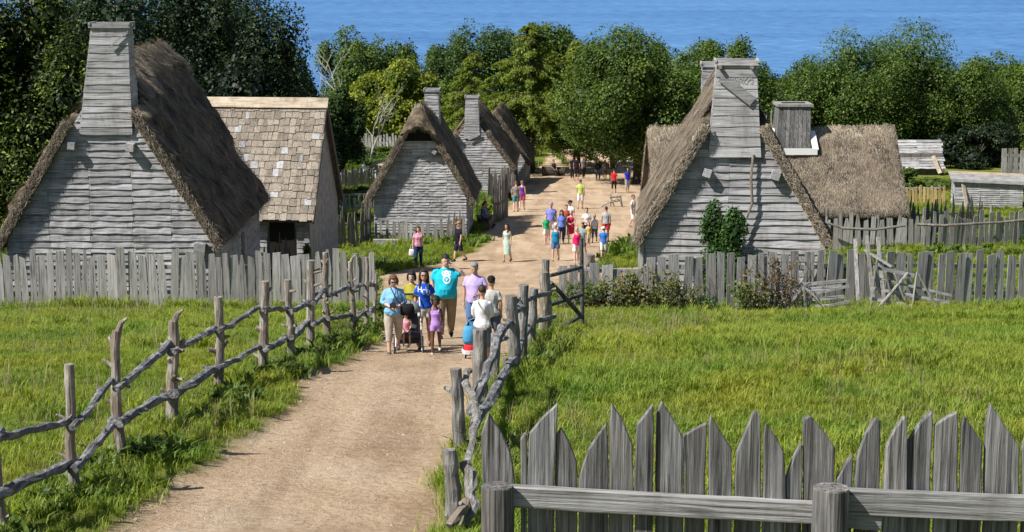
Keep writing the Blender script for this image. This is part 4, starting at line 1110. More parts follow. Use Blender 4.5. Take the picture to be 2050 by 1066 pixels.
# ------------------------------------------------------------------ hurdles and loose sticks against the right fence
def hurdle(label, px0, px1, Y, bars, stiles, lean=.3):
    O = Vector((XG(px0, Y), Y, gzf(XG(px0, Y), Y)))
    r = thing('hurdle', label, 'hurdle', O)
    def W(px_, py_, dy=0):
        t = (py_ - 640) / 100.0
        return Vector(AT(px_, py_, Y - t * lean * 0 + dy)) - O
    for (a, b, w_) in bars:
        m = MB(); m.beam(W(*a, rng.uniform(-.03, .03)), W(*b, rng.uniform(-.03, .03)), .035, w_); m.build('bar', M['board_x'], r)
    for (a, b, w_) in stiles:
        m = MB(); m.beam(W(*a, -.07), W(*b, -.07 - rng.uniform(0, .03)), w_, .035); m.build('brace', M['board_z'], r)
hurdle('low broken hurdle of split rails and crossed braces leaning on the right meadow fence', 1530, 1702, 43.6,
       [((1537, 590), (1685, 573), .09), ((1560, 575), (1696, 562), .08), ((1540, 608), (1690, 594), .08), ((1575, 600), (1700, 573), .07), ((1532, 616), (1692, 612), .08), ((1600, 626), (1700, 604), .07)],
       [((1568, 630), (1603, 580), .10), ((1614, 626), (1608, 575), .09), ((1664, 630), (1620, 582), .10)])
hurdle('tall leaning gate hurdle with one bright diagonal brace against the right fence', 1738, 1912, 43.9,
       [((1748, 535), (1830, 552), .09), ((1748, 556), (1905, 592), .06), ((1745, 577), (1900, 606), .07), ((1742, 598), (1868, 620), .08), ((1738, 614), (1800, 622), .07)],
       [((1742, 616), (1754, 525), .07), ((1758, 616), (1818, 546), .07), ((1825, 622), (1835, 547), .09), ((1877, 622), (1838, 550), .06), ((1788, 610), (1772, 545), .05), ((1810, 600), (1790, 548), .05)])
for k, (a, b, lab) in enumerate((((1730, 500), (1786, 535), 'split stake slanting from the pale hurdle up over the fence'), ((1735, 472), (1752, 560), 'steep split stake leaning on the fence left of the gate hurdle'), ((1757, 475), (1775, 535), 'split stake leaning behind the gate hurdle top'), ((1712, 478), (1722, 520), 'short split stake standing just behind the right fence'))):
    pa, pb = Vector(AT(*a, 45.0)), Vector(AT(*b, 44.4))
    if k != 0:
        pb.z = gzf(pb.x, pb.y) ; 
    O = pb.copy(); m = MB(); m.beam(pa - O, pb - O, .09, .04); o = m.build('stake', M['board_z'], None); o.location = O; tag(o, lab, 'stake')

# stump, bench boards, garden odds and ends
x, y = G(1178, 541)
m = MB(); m.tube([(0, 0, -.1), (0, 0, .35), (.01, 0, .66)], [.27, .25, .25], 18, jit=.05, rng=rng); m.ball((-.05, -.24, .3), (.07, .06, .08), 8, 6)
st = m.build('tree_stump', M['log_grey']); st.location = (x, y, gzf(x, y)); tag(st, 'knotted grey tree stump on the path edge behind the pole gate', 'stump')
x, y = G(772, 492)
b_ = thing('plank_bench', 'low thick weathered plank on blocks in the grass before the smoke-hole house', 'bench', (x, y, gzf(x, y)))
m = MB(); m.box((0, 0, .17), (1.15, .3, .26)); m.build('seat', M['board_x'], b_)
m = MB(); m.box((.5, .05, .02), (.15, .2, .12)); m.build('block', M['board_x'], b_); m = MB(); m.box((-.5, .05, .02), (.15, .2, .12)); m.build('block', M['board_x'], b_)
# sawbuck with branches on the road
x, y = G(1232, 414)
sb = thing('sawbuck', 'rough branch sawbuck standing alone on the dirt road', 'sawhorse', (x, y, gzf(x, y)))
for pts, r, nm in ((((-.35, 0, .55), (.35, .1, .62)), .06, 'log'), (((-.3, -.1, 0), (-.22, .05, .62)), .035, 'leg'), (((.35, -.15, 0), (.25, .1, .65)), .035, 'leg'), (((-.05, .25, 0), (-.3, .0, .6)), .035, 'leg'), (((.42, .2, 0), (.3, 0, .6)), .035, 'leg'), (((-.85, -.2, .03), (-.35, -.1, .28), (.2, 0, .35)), .04, 'branch'), (((-.3, 0, .8), (-.25, 0, .55)), .03, 'branch'), (((-.25, 0, .25), (.1, -.05, .5), (.35, 0, .28)), .04, 'branch')):
    m = MB(); m.tube(pts, r, 7, jit=.15, rng=rng); m.build(nm, M['log'], sb)
# firewood and white cloth by the far garden
x, y, z = AT(730, 333, 128)
o = MB()
z = gzf(x, y)
w_ = thing('firewood_pile', 'small heap of reddish firewood beside white cloths in the far garden', 'firewood', (x, y, z))
for k in range(9):
    m = MB(); m.tube([(rng.uniform(-.7, .3), rng.uniform(-.2, .3), .08 + k * .07), (rng.uniform(0, .8), rng.uniform(-.2, .3), .12 + k * .07)], .07, 6); m.build('log', M['yellow_z'], w_)
for k, (dx, hh, lb) in enumerate(((-.15, 1.35, 'white peaked cloth drying behind the firewood heap'), (.75, .8, 'rounded white cloth lying right of the firewood heap'))):
    m = MB(); rs_ = [(0, 0, 0, .5, .35), (0, 0, hh * .5, .38, .25), (.05, 0, hh * .85, .22 if k else .12, .14), (.06, 0, hh, .1 if k else .02, .05)]
    m.rings([(a + .05 * rng.uniform(-1, 1), b, c, d, e) for a, b, c, d, e in rs_], 12)
    o = m.build('white_cloth', M['white'], smooth=True); o.location = (x + dx, y + .6, gzf(x + dx, y + .6) + .0); tag(o, lb, 'cloth')
x, y, _ = AT(752, 335, 132)
m = MB(); m.rings([(0, 0, 0, .9, .7), (0, 0, .6, .95, .7), (0, 0, 1.1, .8, .6), (0, 0, 1.3, .5, .4)], 16); o = m.build('hay_heap', flatmat('hay', (0.42, 0.36, 0.22), 0.9, 0.1, 0.3, 9)); o.location = (x + .4, y, gzf(x, y)); tag(o, 'rounded pale hay heap in the far garden beside the white cloth', 'hay heap')
# ------------------------------------------------------------------ foliage
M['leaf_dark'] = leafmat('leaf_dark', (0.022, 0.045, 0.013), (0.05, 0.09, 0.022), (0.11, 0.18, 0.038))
M['leaf_shade'] = leafmat('leaf_shade', (0.006, 0.014, 0.006), (0.013, 0.026, 0.010), (0.03, 0.055, 0.018), trans=.15)  # leaf green darkened to hold shade in its colour
M['leaf_mid'] = leafmat('leaf_mid', (0.030, 0.060, 0.013), (0.080, 0.135, 0.024), (0.18, 0.25, 0.045))
M['leaf_light'] = leafmat('leaf_light', (0.038, 0.072, 0.012), (0.10, 0.16, 0.024), (0.20, 0.27, 0.045))
M['leaf_yellow'] = leafmat('leaf_yellow', (0.06, 0.10, 0.014), (0.18, 0.23, 0.024), (0.38, 0.36, 0.045))
M['needle'] = leafmat('larch_needles', (0.05, 0.08, 0.013), (0.15, 0.20, 0.026), (0.28, 0.32, 0.05))
M['bramble'] = leafmat('bramble_leaves', (0.05, 0.07, 0.02), (0.14, 0.18, 0.04), (0.34, 0.24, 0.10))
M['ivy'] = leafmat('ivy_leaves', (0.018, 0.045, 0.010), (0.045, 0.11, 0.022), (0.10, 0.20, 0.04))
M['grass'] = leafmat('grass_blades', (0.11, 0.16, 0.020), (0.255, 0.33, 0.040), (0.45, 0.46, 0.11), trans=.42, rough=.6)
M['bramble_red'] = leafmat('red_bramble_leaves', (0.06, 0.035, 0.02), (0.17, 0.11, 0.06), (0.30, 0.26, 0.10))
M['leaf_edge'] = leafmat('leaf_edge', (0.006, 0.014, 0.004), (0.040, 0.068, 0.012), (0.26, 0.32, 0.055))  # sunlit sprays and deep shade both put into the leaf tones
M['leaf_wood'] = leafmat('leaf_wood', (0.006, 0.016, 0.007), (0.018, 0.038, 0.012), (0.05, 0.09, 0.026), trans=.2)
M['dry'] = leafmat('dry_stalks', (0.20, 0.17, 0.09), (0.30, 0.25, 0.13), (0.42, 0.36, 0.2), trans=.2, rough=.7)

def patchy(m, dry, lush, sc):
    """turf colour drifts from place to place: each tuft reads the noise at its own spot"""
    nt = m.node_tree; L = nt.links.new
    oi = N(nt, 'ShaderNodeObjectInfo'); n = N(nt, 'ShaderNodeTexNoise'); n.inputs['Scale'].default_value = sc; n.inputs['Detail'].default_value = 4; n.inputs['Roughness'].default_value = .65
    L(oi.outputs['Location'], n.inputs['Vector'])
    rp = [x for x in nt.nodes if x.type == 'VALTORGB'][0]
    r = ramp(nt, [(0.34, lush), (0.5, (1, 1, 1)), (0.66, dry)]); L(n.outputs[0], r.inputs[0])
    out = mixc(nt, rp.outputs[0], r.outputs[0], 1.0, 'MULTIPLY')
    mr = N(nt, 'ShaderNodeMapRange'); L(oi.outputs['Random'], mr.inputs[0]); mr.inputs[3].default_value = .75; mr.inputs[4].default_value = 1.2
    hs = N(nt, 'ShaderNodeHueSaturation'); L(out, hs.inputs['Color']); L(mr.outputs[0], hs.inputs['Value'])
    for l in list(nt.links):
        if l.from_node == rp and l.to_node not in (hs,) and l.to_socket.name in ('Base Color', 'A') and l.to_node != out.node: 
            t = l.to_socket; nt.links.remove(l); L(hs.outputs[0], t)
patchy(M['grass'], (1.22, 1.04, .95), (.66, .84, .82), .42)

def quads(P, Nn, sz, asp, rs, rnd, droop=None):
    n = len(P)
    R = rs.normal(size=(n, 3)); 
    if droop is not None: R = np.tile(np.array([[0, 0, -1.0]]), (n, 1)) + rs.normal(0, droop, (n, 3))
    U = R - Nn * (R * Nn).sum(1)[:, None]; U /= np.linalg.norm(U, axis=1)[:, None] + 1e-9
    Wv = np.cross(Nn, U)
    a = U * sz[:, None] * .5; b = Wv * (sz * asp)[:, None] * .5
    bend = Nn * (sz * .12)[:, None]
    Vq = np.stack([P - a, P + b + bend, P + a, P - b + bend], 1).reshape(-1, 3)
    return Vq, np.repeat(rnd, 4)
def lobes_pts(n, rs, nl=18, per=22, sig=.06, low=-.6, spread=.70, lr=(.20, .48)):
    """points and outward normals for a crown inside the unit ball, grouped in sprays"""
    C = rs.normal(size=(nl, 3)); C /= np.linalg.norm(C, axis=1)[:, None]
    C *= (rs.uniform(.25, 1, nl) ** .5 * spread)[:, None]
    C[:, 2] = np.maximum(C[:, 2], low * .8)
    r = rs.uniform(lr[0], lr[1], nl)
    nc = int(n / per * 1.5)
    k = rs.randint(0, nl, nc)
    d = rs.normal(size=(nc, 3)); d /= np.linalg.norm(d, axis=1)[:, None]
    d = d + 0.5 * C[k] / (np.linalg.norm(C[k], axis=1)[:, None] + .1) + np.array([0, 0, .25]); d /= np.linalg.norm(d, axis=1)[:, None]
    p = C[k] + d * (r[k] * rs.uniform(.70, 1.03, nc))[:, None]
    # drop sprays buried in other lobes
    dist = np.linalg.norm(p[:, None, :] - C[None], axis=2) / r[None]
    ok = (np.sort(dist, 1)[:, 0] > .62) & (p[:, 2] > low + .08 * rs.normal(size=nc))
    p, d = p[ok][: n // per], d[ok][: n // per]
    P = np.repeat(p, per, 0); D = np.repeat(d, per, 0)
    off = rs.normal(size=P.shape) * sig
    P = P + off - D * (np.abs((off * D).sum(1))[:, None] * .5)
    tone = np.repeat(rs.normal(0, .24, len(p)), per)
    return P, D, tone, C, r
def crown(n, rx, ry, rz, seed, size=(.12, .26), asp=.6, mat='leaf_mid', nl=18, per=22, sig=.06, low=-.6, core=.13, **k):
    rs = np.random.RandomState(seed)
    P, D, tone, C, r = lobes_pts(n, rs, nl, per, sig, low, **k)
    S = np.array([rx, ry, rz])
    Nn = D / S * S.mean() * .6 + np.array([-.15, -.1, .45]) + rs.normal(0, .55, D.shape); Nn /= np.linalg.norm(Nn, axis=1)[:, None]
    nc = int(n * core); q = rs.normal(size=(nc, 3)); q /= np.linalg.norm(q, axis=1)[:, None]
    kk = rs.randint(0, len(C), nc); Q = C[kk] + q * (r[kk] * rs.uniform(.2, .75, nc))[:, None]
    Q[:, 2] = np.maximum(Q[:, 2], low)
    V1, r1 = quads(P * S, Nn, rs.uniform(size[0], size[1], len(P)), asp, rs, np.clip(.45 + tone + rs.normal(0, .18, len(P)), 0, 1))
    V2, r2 = quads(Q * S, q, rs.uniform(size[1], size[1] * 2.2, nc), .9, rs, np.clip(rs.uniform(0, .3, nc), 0, 1))  # inner leaves keep to dark tones, crown shade put into their colour
    VV = np.concatenate([V1, V2]); rr = np.concatenate([r1, r2])
    me = npmesh('crown', VV, np.arange(len(VV)).reshape(-1, 4), rnd=rr)
    me.materials.append(M[mat])
    return me, C * S
def trunk_mesh(h, r, tips, seed, lean=(0, 0), n=8):
    rg = random.Random(seed); m = MB(); K = 7; ps = []
    for k in range(K):
        t = k / (K - 1); ps.append(Vector((lean[0] * t + rg.uniform(-.12, .12) * t, lean[1] * t + rg.uniform(-.1, .1) * t, -.4 + (h + .4) * t)))
    m.tube(ps, [r * (1.25 - .95 * (k / (K - 1))) for k in range(K)], n, jit=.08, rng=rg)
    for tp in tips:
        tp = Vector(tp); f = min(max(tp.z * .55, h * .25), h * .8) / h
        a = ps[min(K - 1, int(f * (K - 1)))]
        mid = a.lerp(tp, .5) + Vector((0, 0, .35)); 
        m.tube([a, mid, tp], [r * .5, r * .3, r * .1], 6, jit=.1, rng=rg)
    return m
SEED = [100]
def tree(label, px, Y, ytop, wpx, mat='leaf_mid', n=16000, base=.18, size=(.12, .26), nl=20, nmul=1.28, cat='tree', name='broadleaf_tree', group=None, low=-.7, depth=1.0, x=None, **k):
    SEED[0] += 1
    x = XG(px, Y) if x is None else x
    z = gzf(x, Y); H = ZT(ytop - 14, Y) - z; s = FOC / (Y * .984 + (EYE - z) * .178)
    R = wpx / 2 / s * 1.2
    rz = H * (1 - base) / 1.55
    cz = H - rz * .97
    t = thing(name, label, cat, (x, Y, z), rng.uniform(-.4, .4), group)
    size = (size[0] * .98, size[1] * .98)
    me, C = crown(int(n * nmul), R, R * depth, rz, SEED[0], size=size, mat=mat, nl=nl, low=low, **k)
    c = link('crown', me, t); c.location = (0, 0, cz)
    tips = [(c_[0], c_[1], c_[2] + cz) for c_ in C[:8]]
    trunk_mesh(cz, max(.14, H * .028), tips, SEED[0]).build('trunk', M['bark'], t)
    return t

# left dark wood
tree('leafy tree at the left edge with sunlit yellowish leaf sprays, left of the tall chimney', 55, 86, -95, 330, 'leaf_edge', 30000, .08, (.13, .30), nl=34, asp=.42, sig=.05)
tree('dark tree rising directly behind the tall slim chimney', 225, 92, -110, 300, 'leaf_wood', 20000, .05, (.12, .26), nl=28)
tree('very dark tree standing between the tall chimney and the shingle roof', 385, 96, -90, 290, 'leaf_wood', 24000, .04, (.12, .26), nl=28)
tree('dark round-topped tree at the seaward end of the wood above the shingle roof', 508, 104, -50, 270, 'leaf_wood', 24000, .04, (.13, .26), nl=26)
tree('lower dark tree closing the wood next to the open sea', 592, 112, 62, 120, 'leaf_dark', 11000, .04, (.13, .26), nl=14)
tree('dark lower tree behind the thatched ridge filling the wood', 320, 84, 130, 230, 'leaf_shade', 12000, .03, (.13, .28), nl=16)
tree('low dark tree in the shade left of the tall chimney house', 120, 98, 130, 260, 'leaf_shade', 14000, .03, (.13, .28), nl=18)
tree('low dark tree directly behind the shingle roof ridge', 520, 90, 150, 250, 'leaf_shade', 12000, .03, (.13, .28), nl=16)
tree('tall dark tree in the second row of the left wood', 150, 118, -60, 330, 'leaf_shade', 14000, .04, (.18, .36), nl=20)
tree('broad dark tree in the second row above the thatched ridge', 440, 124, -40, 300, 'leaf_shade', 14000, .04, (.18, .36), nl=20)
# trees outside the left of the frame whose shade falls on the house and wood
tree('leafy tree beyond the left edge that shades the chimney house gable', 0, 45.5, 60, 420, 'leaf_mid', 9000, .30, (.15, .3), nl=20, x=-21.6)
# middle distance
tree('small round tree directly behind the tall bare tree, against the sea', 668, 196, 50, 150, 'leaf_mid', 8000, .05, (.2, .4), nl=12)
tree('dark green bushy tree right of the bare tree under the sea line', 742, 200, 58, 160, 'leaf_mid', 9000, .05, (.22, .42), nl=14)
tree('round dark tree left of the tallest round crown on the sea line', 850, 198, 58, 190, 'leaf_dark', 12000, .05, (.2, .4), nl=16)
tree('mid green tree between two rounder ones on the sea line', 798, 204, 60, 130, 'leaf_mid', 7000, .05, (.2, .4), nl=10)
tree('round-topped tree standing highest against the sea left of centre', 972, 196, 42, 170, 'leaf_dark', 13000, .05, (.2, .4), nl=18)
tree('dull green tree filling behind the larch', 1105, 188, 62, 170, 'leaf_mid', 12000, .05, (.2, .4), nl=18)
tree('small tree against the sea right of the larch', 1195, 176, 92, 110, 'leaf_light', 8000, .05, (.2, .38), nl=14)
tree('large spreading tree overhanging the shaded visitors at the end of the street', 1275, 125, 64, 300, 'leaf_mid', 34000, .20, (.13, .27), nl=36, sig=.05)
tree('low leafy bough tree hanging over the street left of the shaded visitors in red', 1225, 128, 195, 170, 'leaf_mid', 12000, .34, (.12, .25), nl=16)
tree('leafy tree between the spreading street tree and the twin chimneys', 1375, 132, 92, 170, 'leaf_mid', 15000, .08, (.14, .28), nl=20)
tree('rounded tree just behind the twin chimneys', 1485, 146, 86, 160, 'leaf_mid', 15000, .06, (.15, .3), nl=20)
tree('low dark tree in the gap right of the twin chimneys', 1545, 158, 128, 90, 'leaf_dark', 8000, .05, (.16, .3), nl=12)
tree('broad bright tree left of the three big ones behind the long thatched house', 1690, 148, 70, 250, 'leaf_mid', 26000, .06, (.14, .28), nl=30)
tree('highest broad tree in the middle of the three behind the long thatched house', 1800, 152, 64, 270, 'leaf_mid', 26000, .06, (.14, .28), nl=30)
tree('broad dark-sided tree right of the three behind the lean-to shed', 1915, 151, 98, 210, 'leaf_mid', 22000, .06, (.14, .28), nl=26)
tree('small light tree low between the sea gap and the big trees', 1612, 150, 150, 110, 'leaf_light', 8000, .05, (.15, .3), nl=12)
tree('tree at the right edge standing behind the dark palings', 2045, 165, 108, 130, 'leaf_light', 10000, .05, (.18, .34), nl=14)
tree('dark low tree filling the shade between the lean-to shed and the right edge', 1975, 152, 190, 150, 'leaf_shade', 8000, .04, (.18, .34), nl=12)
tree('low black-shaded thicket tree right of the lean-to shed', 1955, 143, 238, 150, 'leaf_shade', 7000, .02, (.16, .3), nl=12)  # near-black leaves stand in for the shade under the big trees
tree('yellow-green sumac bush left above the far palisade', 765, 178, 152, 150, 'leaf_yellow', 8000, .03, (.22, .42), nl=14, name='sumac_bush', cat='bush')
tree('brightest yellow-green sumac bush in the middle above the far palisade', 826, 176, 140, 150, 'leaf_yellow', 8000, .03, (.22, .42), nl=14, name='sumac_bush', cat='bush')
tree('green bush between the sumac and the larch above the far palisade', 905, 180, 160, 130, 'leaf_light', 8000, .03, (.22, .42), nl=12, name='garden_bush', cat='bush')
tree('light green bush behind the smoke-hole house chimney', 925, 170, 200, 90, 'leaf_light', 6000, .03, (.2, .36), nl=10, name='garden_bush', cat='bush')
tree('dark near tree with visible trunk shading the far gardens beside the shingled house', 684, 132, 182, 105, 'leaf_dark', 14000, .28, (.13, .26), nl=16)


# a second row so that the wood closes behind the village
for px_, Y_, ty_, w_, mt, lb in ((700, 205, 88, 120, 'leaf_dark', 'low tree in the back row behind the bare tree'), (905, 208, 74, 150, 'leaf_mid', 'tree in the back row between the two round crowns'), (1040, 205, 66, 150, 'leaf_mid', 'tree in the back row just right of the highest round crown'), (1160, 200, 78, 150, 'leaf_dark', 'dark tree in the back row left of the spreading street tree'), (1330, 180, 84, 180, 'leaf_dark', 'dark tree in the back row behind the spreading street tree'), (1430, 172, 92, 170, 'leaf_mid', 'tree in the back row above the twin chimneys'), (1570, 175, 172, 130, 'leaf_mid', 'low tree in the back row under the right sea gap'), (1860, 172, 100, 260, 'leaf_dark', 'dark tree in the back row behind the big right-hand trees'), (2000, 178, 128, 200, 'leaf_mid', 'tree in the back row near the right edge'), (1640, 165, 120, 150, 'leaf_mid', 'tree in the back row left of the big right-hand trees')):
    tree(lb, px_, Y_, ty_, w_, mt, 9000, .03, (.2, .4), nl=16)
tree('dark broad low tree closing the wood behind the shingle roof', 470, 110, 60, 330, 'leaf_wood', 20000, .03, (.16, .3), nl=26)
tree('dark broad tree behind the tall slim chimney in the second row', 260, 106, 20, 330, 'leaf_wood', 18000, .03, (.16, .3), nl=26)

# larch with drooping sprays
def larch(label, px, Y, ytop, wpx, seed, n=26000):
    rs = np.random.RandomState(seed); x = XG(px, Y); z = gzf(x, Y); H = ZT(ytop, Y) - z; s = FOC / (Y * .984 + (EYE - z) * .178); R = wpx / 2 / s
    t = thing('larch_tree', label, 'tree', (x, Y, z))
    nb = 150; PP = []; ND = []; m = MB()
    m.tube([(0, 0, -.4), (0, .05, H * .5), (0, 0, H * .97)], [H * .03, H * .018, .04], 8)
    for b in range(nb):
        f = rs.uniform(.16, .98); az = rs.uniform(0, 2 * math.pi); L_ = R * (1 - f ** 1.8) * rs.uniform(.7, 1.08) + .35
        d = np.array([math.cos(az), math.sin(az), 0]); up = rs.uniform(.0, .22)
        k = int(n / nb * (L_ / (R * .62)))
        u = rs.uniform(.12, 1, k) ** .75
        p = d * (u * L_)[:, None]; p[:, 2] = H * f + up * u * L_ - .28 * (u ** 2) * L_
        side = np.array([-d[1], d[0], 0]); sw = rs.normal(0, .16, k) * L_ * (1.15 - u) * .6 + rs.normal(0, .12, k)
        p += side * sw[:, None]; p[:, 2] -= np.abs(rs.normal(0, .17, k)) + .05 * np.abs(sw)
        PP.append(p); ND.append(np.tile(d * .5 + np.array([0, -.1, .8]), (k, 1)))
        if b % 3 == 0: m.tube([(0, 0, H * f), tuple(d * L_ * .5 + np.array([0, 0, H * f + up * L_ * .4])), tuple(d * L_ * .9 + np.array([0, 0, H * f + (up - .22) * L_]))], [.06, .04, .015], 4)
    P = np.concatenate(PP); Nn = np.concatenate(ND) + rs.normal(0, .45, P.shape); Nn /= np.linalg.norm(Nn, axis=1)[:, None]
    VV, rr = quads(P, Nn, rs.uniform(.16, .42, len(P)), .28, rs, np.clip(.5 + rs.normal(0, .22, len(P)), 0, 1), droop=.6)
    me = npmesh('crown', VV, np.arange(len(VV)).reshape(-1, 4), rnd=rr); link('crown', me, t, M['needle'])
    m.build('trunk', M['bark'], t)
larch('tall feathery larch with drooping lime sprays left of the street trees', 1062, 138, 40, 330, 5, 52000)
larch('smaller feathery larch behind the slim-chimney house', 950, 158, 100, 210, 6, 22000)
larch('feathery larch standing between the two bigger crowns at the street end', 1155, 146, 74, 220, 9, 26000)

# bare trees
def bare(label, px, Y, ytop, spread, seed, lean=0.0):
    rg = random.Random(seed); x = XG(px, Y); z = gzf(x, Y); H = ZT(ytop, Y) - z
    m = MB()
    def br(p, d, L_, r, dep):
        q = p + d * L_ * .5 + Vector((rg.uniform(-.1, .1), 0, rg.uniform(0, .12))) * L_; e = q + (d + Vector((rg.uniform(-.3, .3), rg.uniform(-.3, .3), rg.uniform(-.1, .25)))).normalized() * L_ * .5
        m.tube([p, q, e], [r, r * .78, r * .55], 5 if dep else 7)
        if dep < 5:
            for k in range(3 if dep < 2 else 2):
                nd = (d + Vector((rg.uniform(-.95, .95), rg.uniform(-.8, .8), rg.uniform(-.25, .55)))).normalized()
                br(q if k == 0 else e, nd, L_ * rg.uniform(.55, .78), r * .52, dep + 1)
    br(Vector((0, 0, -.3)), Vector((lean, 0, 1)).normalized(), H * .40, .15, 0)
    o = m.build('dead_tree', M['dead']); o.location = (x, Y, z); tag(o, label, 'tree')
bare('tall bare dead tree with pale branches rising before the sea', 692, 158, 78, 60, 3)
bare('low spreading dead tree with white boughs above the garden fences', 738, 150, 170, 60, 12, .3)

# garden plants and bushes
def bush(label, px, Y, h, w, mat='leaf_light', n=3500, size=(.08, .16), name='garden_bush', x=None, d=None, **k):
    SEED[0] += 1
    x = XG(px, Y) if x is None else x; z = gzf(x, Y)
    me, _ = crown(n, w / 2, (d or w * .8) / 2, h * .62, SEED[0], size=size, mat=mat, nl=12, low=-.6, **k)
    me.name = name
    o = bpy.data.objects.new(name, me); COL.objects.link(o); o.location = (x, Y, z + h * .36)
    tag(o, label, 'bush' if 'bush' in name else 'plant'); return o
for a in ((30, 128, 1.5, 5.0, 'leaf_light', 'bright green bush patch at the left edge before the far rail fence'), (12, 52, 1.7, 1.6, 'leaf_yellow', 'yellow-green bush at the left edge beside the chimney house corner'),
          (728, 152, 1.3, 5.5, 'leaf_light', 'bright garden bush below the dark palisade at its left end'), (855, 172, 1.7, 6.5, 'leaf_light', 'pair of bright garden bushes under the far palisade, left of the hooded roof'),
          (785, 158, 1.2, 5.0, 'leaf_light', 'leafy vegetable row in the middle garden plot'), (748, 138, 1.4, 4.6, 'leaf_mid', 'dark leafy bush just above the firewood heap'), (800, 142, 1.2, 3.6, 'leaf_light', 'leafy bush right of the hay heap in the far garden'),
          (722, 112, .7, 3.0, 'leaf_light', 'low green row of plants between the two left garden fences'), (905, 150, 1.6, 4.0, 'leaf_mid', 'green bush between the smoke-hole house and the slim chimney'),
          (1808, 113, 2.2, 1.9, 'leaf_mid', 'round bush against the right end of the long thatched roof'), (1862, 116, .9, 5.5, 'leaf_light', 'bright green patch of plants between the lean-to and the coop'), (2030, 112, 1.0, 3.5, 'leaf_light', 'green plants at the right edge above the coop'),
          (1905, 82.5, .75, 3.2, 'leaf_light', 'weedy green patch at the foot of the yard fence beyond the right meadow'), (2035, 84, 1.0, 2.8, 'leaf_light', 'tall grassy weeds at the right end of the yard fence'), (1800, 118, .9, 2.6, 'leaf_mid', 'scrubby bush under the left corner of the lean-to shed'),
          (968, 96, .55, .9, 'leaf_mid', 'small weed clump at the foot of the ragged palings'), (1030, 108, .6, .9, 'leaf_mid', 'small weed clump at the corner of the slim-chimney house'), (608, 59.5, 1.7, .9, 'leaf_mid', 'climbing weeds before the doorway of the shingled house'), (545, 58.6, 1.1, .8, 'leaf_dark', 'dark weeds left of the doorway of the shingled house'),
          (1652, 58.5, .8, 1.6, 'leaf_mid', 'weeds behind the corner of the ivy-fronted house')):
    bush(a[5], a[0], a[1], a[2], a[3], a[4], n=int(2200 + a[2] * a[3] * 250), size=(.1, .2) if a[1] > 90 else (.05, .11))
bush('big leafy ivy bush climbing the front wall of the right house', 1460, 49.25, 3.3, 1.85, 'ivy', 11000, (.06, .12), name='ivy_bush', d=.7)
bush('lower leafy bush spilling right beside the big ivy', 1500, 49.2, 2.0, 1.2, 'ivy', 4200, (.06, .12), name='ivy_bush', d=.6)
def bramble(label, px, Y, h, w, seed, n=34, mat='bramble', dens=1.0):
    rs = np.random.RandomState(seed); x = XG(px, Y); z = gzf(x, Y); m = MB(); PP = []
    for k in range(n):
        a = np.array([rs.uniform(-w / 2, w / 2), rs.uniform(-.25, .2), 0]); hh = h * rs.uniform(.35, 1.1) * (1 - .35 * abs(a[0]) / (w / 2))
        dx = rs.normal(0, .25); p1 = a + [dx * .4, rs.uniform(-.1, .05), hh * .65]; p2 = a + [dx, rs.uniform(-.3, .0), hh * rs.uniform(.75, 1.0)]; p3 = p2 + [rs.normal(0, .2), -.1, -rs.uniform(.0, .3) * hh]
        m.tube([a, p1, p2, p3], [.009, .008, .006, .003], 4)
        nl_ = int(34 * hh * dens); t = rs.uniform(0, 3, nl_)
        q = np.array([a, p1, p2, p3]); i0 = np.minimum(t.astype(int), 2); f = (t - i0)[:, None]
        PP.append(q[i0] * (1 - f) + q[i0 + 1] * f + rs.normal(0, .055, (nl_, 3)))
    P = np.concatenate(PP); P[:, 2] = np.maximum(P[:, 2], .02); Nn = rs.normal(0, .6, P.shape) + [-.2, -.4, .6]; Nn /= np.linalg.norm(Nn, axis=1)[:, None]
    VV, rr = quads(P, Nn, rs.uniform(.045, .11, len(P)), .7, rs, np.clip(rs.beta(2, 2, len(P)) + .25 * vnoise(P[:, 0] * 2 + seed, P[:, 2] * 2), 0, 1))
    t_ = thing('bramble_bush', label, 'bush', (x, Y, z)); me = npmesh('leaves', VV, np.arange(len(VV)).reshape(-1, 4), rnd=rr); link('leaves', me, t_, M[mat])['kind'] = 'stuff'
    m.build('stems', M['bark'], t_)
for k, (px_, h, w, n_, mt, lb) in enumerate(((1165, .9, 1.2, 34, 'leaf_mid', 'dark bramble clump beside the pole gate'), (1228, 1.0, 1.3, 40, 'bramble', 'bramble clump second from the pole gate'), (1285, 1.35, 1.2, 44, 'bramble', 'tallest bramble clump leaning on the right fence'), (1345, 1.0, 1.3, 40, 'bramble', 'bramble clump below the left corner of the ivy house'), (1402, .6, .9, 24, 'ivy', 'small leafy clump between the brambles and the ivy bush'), (1505, 1.1, .8, 26, 'leaf_mid', 'bramble clump left of the low broken hurdle'), (1552, 1.6, 1.2, 40, 'red', 'reddish bramble reaching over the fence by the broken hurdle'))):
    bramble(lb, px_, 43.6, h, w, 60 + k, n_, mt if mt != 'red' else 'bramble_red', 1.0 if mt != 'red' else .6)
bush('weedy clump hugging the left picket fence end by the path', 770, 42.0, .55, .9, 'leaf_mid', 900, (.04, .09), name='weed_clump')

